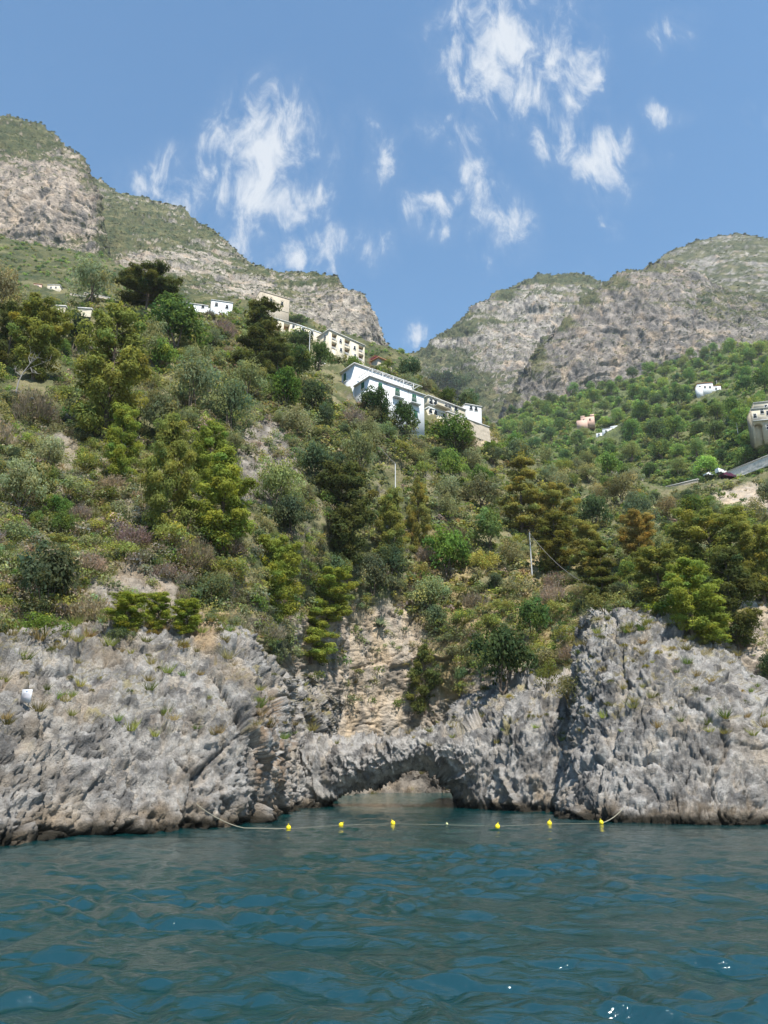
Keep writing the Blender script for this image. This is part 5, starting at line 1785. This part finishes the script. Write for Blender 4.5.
def vehicle(name, label, px, py, rot, paint, van=False):
    p = hit(px, py)[0]
    e = bpy.data.objects.new(name, None)
    COL.objects.link(e)
    e.location = p + np.array([0, -1.2, 0.5])
    e.rotation_euler = (0, 0, rot)
    tag(e, label, 'van' if van else 'car')
    prof = [(-2.4, .35), (-2.45, 1.0), (-2.35, 2.0), (.9, 2.05), (1.5, 1.25), (2.35, 1.05), (2.4, .35)] if van else [(-2.1, .35), (-2.15, .85), (-1.6, .95), (-1.0, 1.42), (.45, 1.42), (1.1, .95), (2.05, .8), (2.1, .35)]
    W = .9
    b = Buf()
    n = len(prof)
    V = [(x, s * (W if z < 1.1 else W * .86), z) for s in (-1, 1) for x, z in prof]
    for i in range(n - 1): b.add([V[i], V[i + 1], V[n + i + 1], V[n + i]], [(0, 1, 2, 3)])
    for s in (0, 1):
        for i in range(1, n // 2):
            j = n - 1 - i
            if i < j: b.add([V[s * n + i - 1], V[s * n + i], V[s * n + j], V[s * n + j + 1]], [(0, 1, 2, 3)])
    link('body', b.mesh('body', paint), e)
    b = Buf()
    z0, z1 = (1.25, 1.85) if van else (.98, 1.34)
    for s in (-1, 1):
        box(b, -.85 if not van else .2, .35 if not van else .95, s * W * .9 - .06, s * W * .9 + .06, z0, z1)
    link('side_window', b.mesh('side_window', M_DARK), e)
    for x in (-1.35, 1.35):
        for s in (-1, 1):
            b = Buf()
            a = np.linspace(0, 2 * math.pi, 14, endpoint=False)
            ring = lambda r, y: [(x + r * math.cos(q), y, .33 + r * math.sin(q)) for q in a]
            b.add(np.array([ring(.02, s * .93), ring(.33, s * .93), ring(.33, s * .72), ring(.02, s * .72)]), grid_quads(4, 14, True))
            link('wheel', b.mesh('wheel', M_TYRE), e)
    USED.add(label)


vehicle('parked_van', 'white van parked at the end of the stone road wall', 720.5, 476, 0.35, M_VAN, True)
vehicle('parked_car', 'dark plum car parked in front of the white van', 726, 480, 0.35, M_CAR)
vehicle('parked_car', 'small white car parked behind the van on the valley road', 709.5, 478, 0.3, M_VAN)

# ------------------------------------------------------------------ agave, dead tree, bougainvillea
def agave():
    p = hit(380, 627)
    s = sized(380, 627, 601, 24, BUSHES[0])
    pos = s[0]
    r = np.random.default_rng(4)
    b = Buf()
    W = 1.55
    for i in range(34):
        a = i * 2.399
        el = 0.15 + 1.2 * (i / 34)
        Ln = W * (0.8 + 0.3 * r.random())
        t = np.linspace(0, 1, 6)
        rr = Ln * t * math.cos(el)
        zz = Ln * (t * math.sin(el) - 0.22 * t * t * math.cos(el))
        w = 0.13 * np.sin(np.pi * np.clip(t * 0.9 + 0.12, 0, 1)) ** 0.7 + 0.004
        ca, sa = math.cos(a), math.sin(a)
        V = []
        for k in range(6):
            for sg, up in ((-1, .03), (0, -.02), (1, .03)):
                V.append((rr[k] * ca - sg * w[k] * sa, rr[k] * sa + sg * w[k] * ca, zz[k] + up))
        b.add(V, grid_quads(6, 3), tuple(np.ones(3) * (0.85 + 0.3 * r.random())))
    o = link('agave', b.mesh('agave', M_LEAF))
    o.color = (0.20, 0.25, 0.21, 1)
    o.location = pos + np.array([0, -0.5, 0.2])
    tag(o, 'large blue-grey agave rosette at the top of the cove wall', 'agave')


agave()


def dead_tree():
    pos = hit(20, 394)[0] + np.array([0, -1.0, 0.3])
    c = pos[1] * CT + pos[2] * ST
    k = c / F
    r = np.random.default_rng(9)
    e = bpy.data.objects.new('dead_tree', None)
    COL.objects.link(e)
    e.location = pos
    tag(e, 'bleached leafless dead tree leaning over the dry slope', 'dead tree')

    def pt(dx, dy, y=0.0):
        return np.array([dx * k, y, dy * k * 1.05])
    b = Buf()
    b.tube(np.array([pt(0, -4), pt(1, 8), pt(3, 18, .2), pt(8, 28, .3), pt(11, 40, .3)]), [.09, .075, .06, .04, .012], 7)
    link('trunk', b.mesh('trunk', M_DEAD), e)
    for br in ([(3, 18, .2), (12, 21, -.3), (22, 24, -.5), (32, 28, -.6)], [(2, 14, .1), (-6, 20, .4), (-8, 27, .5)], [(8, 28, .3), (4, 36, .6), (5, 42, .7)], [(12, 21, -.3), (16, 14, -.7), (22, 12, -.8)], [(8, 28, .3), (15, 34, .2), (18, 40, .1)]):
        b = Buf()
        q = np.array([pt(*x) for x in br])
        b.tube(q, np.linspace(.042, .010, len(q)), 5)
        for _ in range(7):
            f = r.random() * (len(q) - 1.01)
            i0 = int(f)
            o0 = q[i0] + (q[i0 + 1] - q[i0]) * (f - i0)
            d = unit(1, r)[0] * np.array([.7, .5, .7]) + [0.1, 0, .35]
            b.tube(np.array([o0, o0 + d * .35, o0 + d * .75 + r.normal(size=3) * .1]), [.028, .02, .008], 4)
        link('branch', b.mesh('branch', M_DEAD), e)


dead_tree()
put_bush('bougainvillea', 'shrub', BUSHES[2], 374.5, 362, 351, 13, (0.36, 0.03, 0.09), 'red bougainvillea at the end of the cream apartments', 'flowering shrubs', pos=hit(374, 366)[0] + np.array([0, 0, .6]))
h = House('brown_roof_shed', 'low shed with a brown roof behind the red bougainvillea', 'shed', (378, 357.5), 190, (392, 363.5), 2.6)
h.part('wall', M_STONE, [(0, h.L, 0, 3, -4, 2.4)])
h.part('roof', M_TILE, [(-.3, h.L + .3, -.6, 3.2, 2.403, 2.62)])

# ------------------------------------------------------------------ warning board, buoys, rope
def board():
    hp = hit(26, 703)
    p, n = hp[0], hp[1]
    c = P(26.4, 696, min(hit(x, y)[0][1] for x in (20, 26, 32) for y in (690, 697, 704)) - 0.12)
    e = bpy.data.objects.new('warning_board', None)
    COL.objects.link(e)
    e.location = c
    e.rotation_euler = (R(-1), R(2), R(-18))
    tag(e, 'square white warning board standing on the cliff ledge', 'sign')
    k = (c[1] * CT + (c[2] - CH) * ST) / F
    s = 6.2 * k
    b = Buf(); box(b, -s, s, -.012, .012, -s * 1.05, s * 1.05)
    link('panel', b.mesh('panel', simple_mat('white sign enamel', (0.52, 0.53, 0.55), 0.5, 0.06, 3)), e)
    mb = simple_mat('faded blue print', (0.30, 0.42, 0.60), 0.6, 0.1, 5)
    mp = simple_mat('faded grey print', (0.55, 0.50, 0.54), 0.6, 0.1, 5)
    b = Buf()
    box(b, -s * .16, s * .16, -.016, -.0125, s * .62, s * .84)
    link('emblem', b.mesh('emblem', mb), e)
    b = Buf()
    for z, w in ((.38, .62), (.22, .70), (.05, .74), (-.12, .6), (-.26, .7)):
        box(b, -s * w, s * w, -.016, -.0125, s * z, s * (z + .06))
    link('print_lines', b.mesh('print_lines', mp), e)
    for x in (-.55, .55):
        b = Buf(); cyl(b, (s * x, .05, -s * 1.5), (s * x, .05, s * .6), .025, .025, 6)
        link('post', b.mesh('post', M_RAIL), e)


board()
M_BUOY = simple_mat('yellow buoy plastic', (0.80, 0.62, 0.02), 0.45, 0.08, 5)
M_BUOYP = simple_mat('faded pale buoy plastic', (0.50, 0.50, 0.26), 0.55, 0.1, 5)
M_ROPE = simple_mat('pale rope', (0.26, 0.24, 0.18), 0.9, 0.2, 10)


def buoy_parts(r, mat):
    b = Buf()
    q = np.linspace(-math.pi / 2, math.pi / 2, 13)
    b.add(np.array([[(r * max(math.cos(a), .001) * math.cos(t), r * max(math.cos(a), .001) * math.sin(t), r * 1.12 * math.sin(a)) for t in np.linspace(0, 2 * math.pi, 20, endpoint=False)] for a in q]), grid_quads(13, 20, True))
    fl = b.mesh('float', mat)
    for p in fl.polygons: p.use_smooth = True
    c = Buf()
    cyl(c, (0, 0, r * 1.08), (0, 0, r * 1.4), r * .22, r * .2, 10)
    t = np.linspace(0, 2 * math.pi, 12)
    c.tube(np.stack([r * .28 * np.cos(t), 0 * t, r * 1.55 + r * .28 * np.sin(t)], -1), np.full(12, r * .07), 5)
    return fl, c.mesh('eyelet', mat)


big, small = buoy_parts(0.125, M_BUOY), buoy_parts(0.07, M_BUOYP)
spots = [(288.5, 828, 0, 'yellow buoy closest to the tall cliff on the swimming rope'), (341, 824.5, 0, 'yellow buoy in line with the cliff-side foot of the arch'), (393, 823, 0, 'yellow buoy floating straight before the arch opening'),
         (447, 824, 1, 'smallest buoy, pale and faded, before the low rock'), (497.5, 825.5, 0, 'yellow buoy before the middle of the low rock'), (549.5, 823, 0, 'yellow buoy before the cleft between low rock and headland rock'),
         (601.5, 822.5, 0, 'yellow buoy close under the headland rock, where the rope goes ashore')]
wp = []
for (px, py, k, lab) in spots:
    w = P(px, py + 2, wD(px, py + 2))
    w[2] = SEA[np.argmin(((SEA - w) ** 2).sum(1)), 2]
    wp.append(w + np.array([0, 0, .06]))
    e = bpy.data.objects.new('buoy', None)
    COL.objects.link(e)
    e.location = w + np.array([0, 0, .09])
    e.rotation_euler = (rng.normal() * .35, rng.normal() * .35, rng.random() * 6)
    e.scale = (rng.uniform(.85, 1.1),) * 3
    tag(e, lab, 'buoy', 'buoys along the rope')
    for nm, me in zip(('float', 'eyelet'), small if k else big):
        link(nm, me, e)
ha, hb = hit(197, 803)[0], hit(622, 806)[0]
cable('mooring_rope', 'rope sagging from the tall cliff to the first yellow buoy', [ha + np.array([0, -.2, 0]), wp[0]], 0.55, 0.022, M_ROPE)
cable('buoy_rope', 'thin rope floating between the buoys', wp, 0.06, 0.008, M_ROPE)
cable('mooring_rope', 'short rope tying the last yellow buoy to the headland rock', [wp[-1], hb + np.array([0, -.2, 0])], 0.12, 0.025, M_ROPE)

# ------------------------------------------------------------------ sky, sun, camera
SUN_EL, SUN_AZ = 60.0, 155.0       # azimuth clockwise from the view direction (+Y)


def make_world():
    w = bpy.data.worlds.new('World')
    SC.world = w
    w.use_nodes = True
    nt = w.node_tree
    bg = nt.nodes['Background']
    bg.inputs['Strength'].default_value = 0.101
    sky = N(nt, 'ShaderNodeTexSky', sky_type='NISHITA', sun_disc=False)
    sky.sun_elevation = R(SUN_EL)
    sky.sun_rotation = R(SUN_AZ)
    sky.air_density = 1.3
    sky.dust_density = 0.0
    sky.ozone_density = 10.0
    tc = N(nt, 'ShaderNodeTexCoord')
    sp = N(nt, 'ShaderNodeSeparateXYZ')
    nt.links.new(tc.outputs['Generated'], sp.inputs[0])

    def M(op, a, b=None, c=None, clamp=False):
        n = N(nt, 'ShaderNodeMath', operation=op)
        n.use_clamp = clamp
        for i, v in enumerate((a, b, c)):
            if v is None: continue
            if isinstance(v, (int, float)):
                n.inputs[i].default_value = v
            else:
                nt.links.new(v, n.inputs[i])
        return n.outputs[0]
    # azimuth-like and height-like sky coordinates for the bank of clouds to the north
    ys = M('MAXIMUM', sp.outputs['Y'], 0.05)
    ca = M('DIVIDE', sp.outputs['X'], ys)
    cb = M('DIVIDE', sp.outputs['Z'], ys)
    cv = N(nt, 'ShaderNodeCombineXYZ')
    nt.links.new(ca, cv.inputs[0])
    nt.links.new(cb, cv.inputs[1])
    warp = N(nt, 'ShaderNodeTexNoise', i_Scale=9.0, i_Detail=5.0, i_Roughness=0.6)
    nt.links.new(cv.outputs[0], warp.inputs['Vector'])
    wv = N(nt, 'ShaderNodeVectorMath', operation='MULTIPLY_ADD')
    wv.inputs[1].default_value = (0.13, 0.13, 0)
    nt.links.new(warp.outputs['Color'], wv.inputs[0])
    nt.links.new(cv.outputs[0], wv.inputs[2])
    ws = N(nt, 'ShaderNodeSeparateXYZ')
    nt.links.new(wv.outputs[0], ws.inputs[0])
    wa = M('SUBTRACT', ws.outputs[0], 0.065)
    wb = M('SUBTRACT', ws.outputs[1], 0.065)
    clouds = [(258, 165, 54, 78, -12, 1.0), (205, 180, 56, 30, -20, .6), (312, 250, 46, 22, 5, .75), (238, 145, 34, 46, 20, .8), (285, 205, 36, 46, 10, 0.9), (165, 192, 46, 26, -25, .75), (300, 262, 42, 16, 0, .9), (318, 200, 16, 34, 15, .5), (235, 225, 40, 30, 30, .5),
              (497, 45, 58, 60, 10, 1.0), (600, 150, 40, 34, -35, .8), (545, 110, 60, 30, -50, .7), (520, 85, 40, 44, -40, .8), (570, 70, 30, 60, -15, .85), (560, 130, 30, 40, 20, .7), (592, 165, 44, 28, -30, .85),
              (432, 214, 30, 26, 0, .85), (478, 190, 18, 60, 8, .65), (510, 222, 26, 34, 15, .8), (376, 150, 28, 44, 10, .5), (424, 135, 26, 18, 20, .45), (467, 135, 22, 24, 0, .65), (380, 245, 18, 30, 25, .5),
              (664, 115, 26, 16, 0, .5), (672, 30, 32, 24, 30, .45), (613, 222, 10, 14, 0, .6), (416, 338, 18, 10, 0, .8), (476, 262, 10, 16, 0, .5), (440, 75, 10, 12, 0, .4), (755, 120, 16, 14, 0, .35), (590, 275, 10, 20, 0, .3)]
    acc = None
    for (px, py, rx, ry, ang, st) in clouds:
        r0 = ray(px, py)
        a0, b0 = r0[0] / r0[1], r0[2] / r0[1]
        r1, r2 = ray(px + 1, py), ray(px, py - 1)
        sx = abs(r1[0] / r1[1] - a0)
        sy = abs(r2[2] / r2[1] - b0)
        da = M('DIVIDE', M('SUBTRACT', wa, float(a0)), float(sx))
        db = M('DIVIDE', M('SUBTRACT', wb, float(b0)), float(sy))
        c, s = math.cos(R(ang)), math.sin(R(ang))
        e1 = M('ADD', M('MULTIPLY', da, c / rx), M('MULTIPLY', db, s / rx))
        e2 = M('ADD', M('MULTIPLY', da, -s / ry), M('MULTIPLY', db, c / ry))
        q = M('ADD', M('MULTIPLY', e1, e1), M('MULTIPLY', e2, e2))
        g = M('MULTIPLY', M('EXPONENT', M('MULTIPLY', q, -0.9)), st)
        acc = g if acc is None else M('MAXIMUM', acc, g)
    n1 = N(nt, 'ShaderNodeTexNoise', i_Scale=13.0, i_Detail=10.0, i_Roughness=0.64, i_Distortion=0.5)
    mpn = N(nt, 'ShaderNodeMapping')
    mpn.inputs['Rotation'].default_value = (0, 0, R(28))
    mpn.inputs['Scale'].default_value = (1.9, 0.8, 1)
    nt.links.new(cv.outputs[0], mpn.inputs['Vector'])
    nt.links.new(mpn.outputs[0], n1.inputs['Vector'])
    # scattered clouds in the rest of the sky
    n2 = N(nt, 'ShaderNodeTexNoise', i_Scale=2.6, i_Detail=8.0, i_Roughness=0.6, i_Distortion=0.4)
    nt.links.new(tc.outputs['Generated'], n2.inputs['Vector'])
    beh = M('MULTIPLY', M('MULTIPLY', M('SUBTRACT', n2.outputs['Fac'], 0.56), 3.0, clamp=True),
            M('MULTIPLY', M('SUBTRACT', 0.15, sp.outputs['Y']), 4.0, clamp=True))
    d = M('ADD', M('MULTIPLY', acc, 1.0), M('MULTIPLY', M('SUBTRACT', n1.outputs['Fac'], 0.5), 3.0))
    d = M('MULTIPLY', M('SUBTRACT', d, 0.24), 0.95, clamp=True)
    d = M('MULTIPLY', d, M('MULTIPLY', acc, 3.0, clamp=True))
    d = M('MULTIPLY', M('MULTIPLY', d, d), M('SUBTRACT', 3.0, M('MULTIPLY', d, 2.0)))
    veil = M('MULTIPLY', M('MULTIPLY', M('SUBTRACT', M('MULTIPLY', acc, 1.5), 0.12), 1.0, clamp=True), M('MULTIPLY', M('SUBTRACT', n1.outputs['Fac'], 0.36), 1.9, clamp=True))
    d = M('MAXIMUM', M('MULTIPLY', d, 0.86), M('MULTIPLY', veil, 0.42))
    d = M('MAXIMUM', d, M('MULTIPLY', beh, 0.8))
    d = M('MULTIPLY', d, M('MULTIPLY', M('SUBTRACT', sp.outputs['Z'], 0.02), 10.0, clamp=True))
    mx = N(nt, 'ShaderNodeMix', data_type='RGBA')
    nt.links.new(d, mx.inputs['Factor'])
    tn = N(nt, 'ShaderNodeVectorMath', operation='MULTIPLY')
    tn.inputs[1].default_value = (0.94, 1.12, 1.02)
    nt.links.new(sky.outputs[0], tn.inputs[0])
    nt.links.new(tn.outputs[0], mx.inputs['A'])
    mx.inputs['B'].default_value = (4.9, 5.1, 5.3, 1)
    nt.links.new(mx.outputs['Result'], bg.inputs['Color'])


make_world()

# thin sea haze: one closed box of even density round camera and scene, the sky stays outside
hb = Buf()
box(hb, -7000, 7000, -7000, 7000, min(float(min(v[2] for v in o.bound_box)) for o in COL.objects if o.type == 'MESH' and o.get('kind') == 'structure') - 1.0, 1180)
hm = bpy.data.materials.new('haze')
hm.use_nodes = True
hn = hm.node_tree
hn.nodes.clear()
ho = N(hn, 'ShaderNodeOutputMaterial')
hv = N(hn, 'ShaderNodeVolumePrincipled')
hv.inputs['Color'].default_value = (0.86, 0.92, 1.0, 1)
hv.inputs['Density'].default_value = 0.00008
hv.inputs['Anisotropy'].default_value = 0.1
hn.links.new(ho.inputs['Volume'], hv.outputs[0])
tag(link('haze', hb.mesh('haze', hm)), 'thin summer haze over the coast', None, None, 'stuff')
sl = bpy.data.lights.new('sun', 'SUN')
sl.energy = 5.0
sl.angle = R(0.6)
sl.color = (1.0, 0.95, 0.87)
so = bpy.data.objects.new('sun', sl)
COL.objects.link(so)
sd = np.array([math.sin(R(SUN_AZ)) * math.cos(R(SUN_EL)), math.cos(R(SUN_AZ)) * math.cos(R(SUN_EL)), math.sin(R(SUN_EL))])
from mathutils import Vector
so.rotation_euler = Vector(sd).to_track_quat('Z', 'Y').to_euler()
so.location = (0, -20, 60)

cam = bpy.data.cameras.new('camera')
cam.sensor_fit = 'VERTICAL'
cam.sensor_height = 24
cam.lens = 24 * F / 1024
cam.clip_start = 0.1
cam.clip_end = 20000
co = bpy.data.objects.new('camera', cam)
COL.objects.link(co)
co.location = CAM
co.rotation_euler = (R(90) + TH, 0, 0)
SC.camera = co
SC.view_settings.view_transform = 'Standard'
SC.view_settings.look = 'None'
SC.view_settings.gamma = 1
SC.view_settings.exposure = 0.84
SC.render.resolution_x, SC.render.resolution_y = 768, 1024
SC.cycles.max_bounces = 5
SC.cycles.diffuse_bounces = 4
SC.cycles.glossy_bounces = 2
SC.cycles.transmission_bounces = 2
SC.cycles.transparent_max_bounces = 4
SC.cycles.use_denoising = True
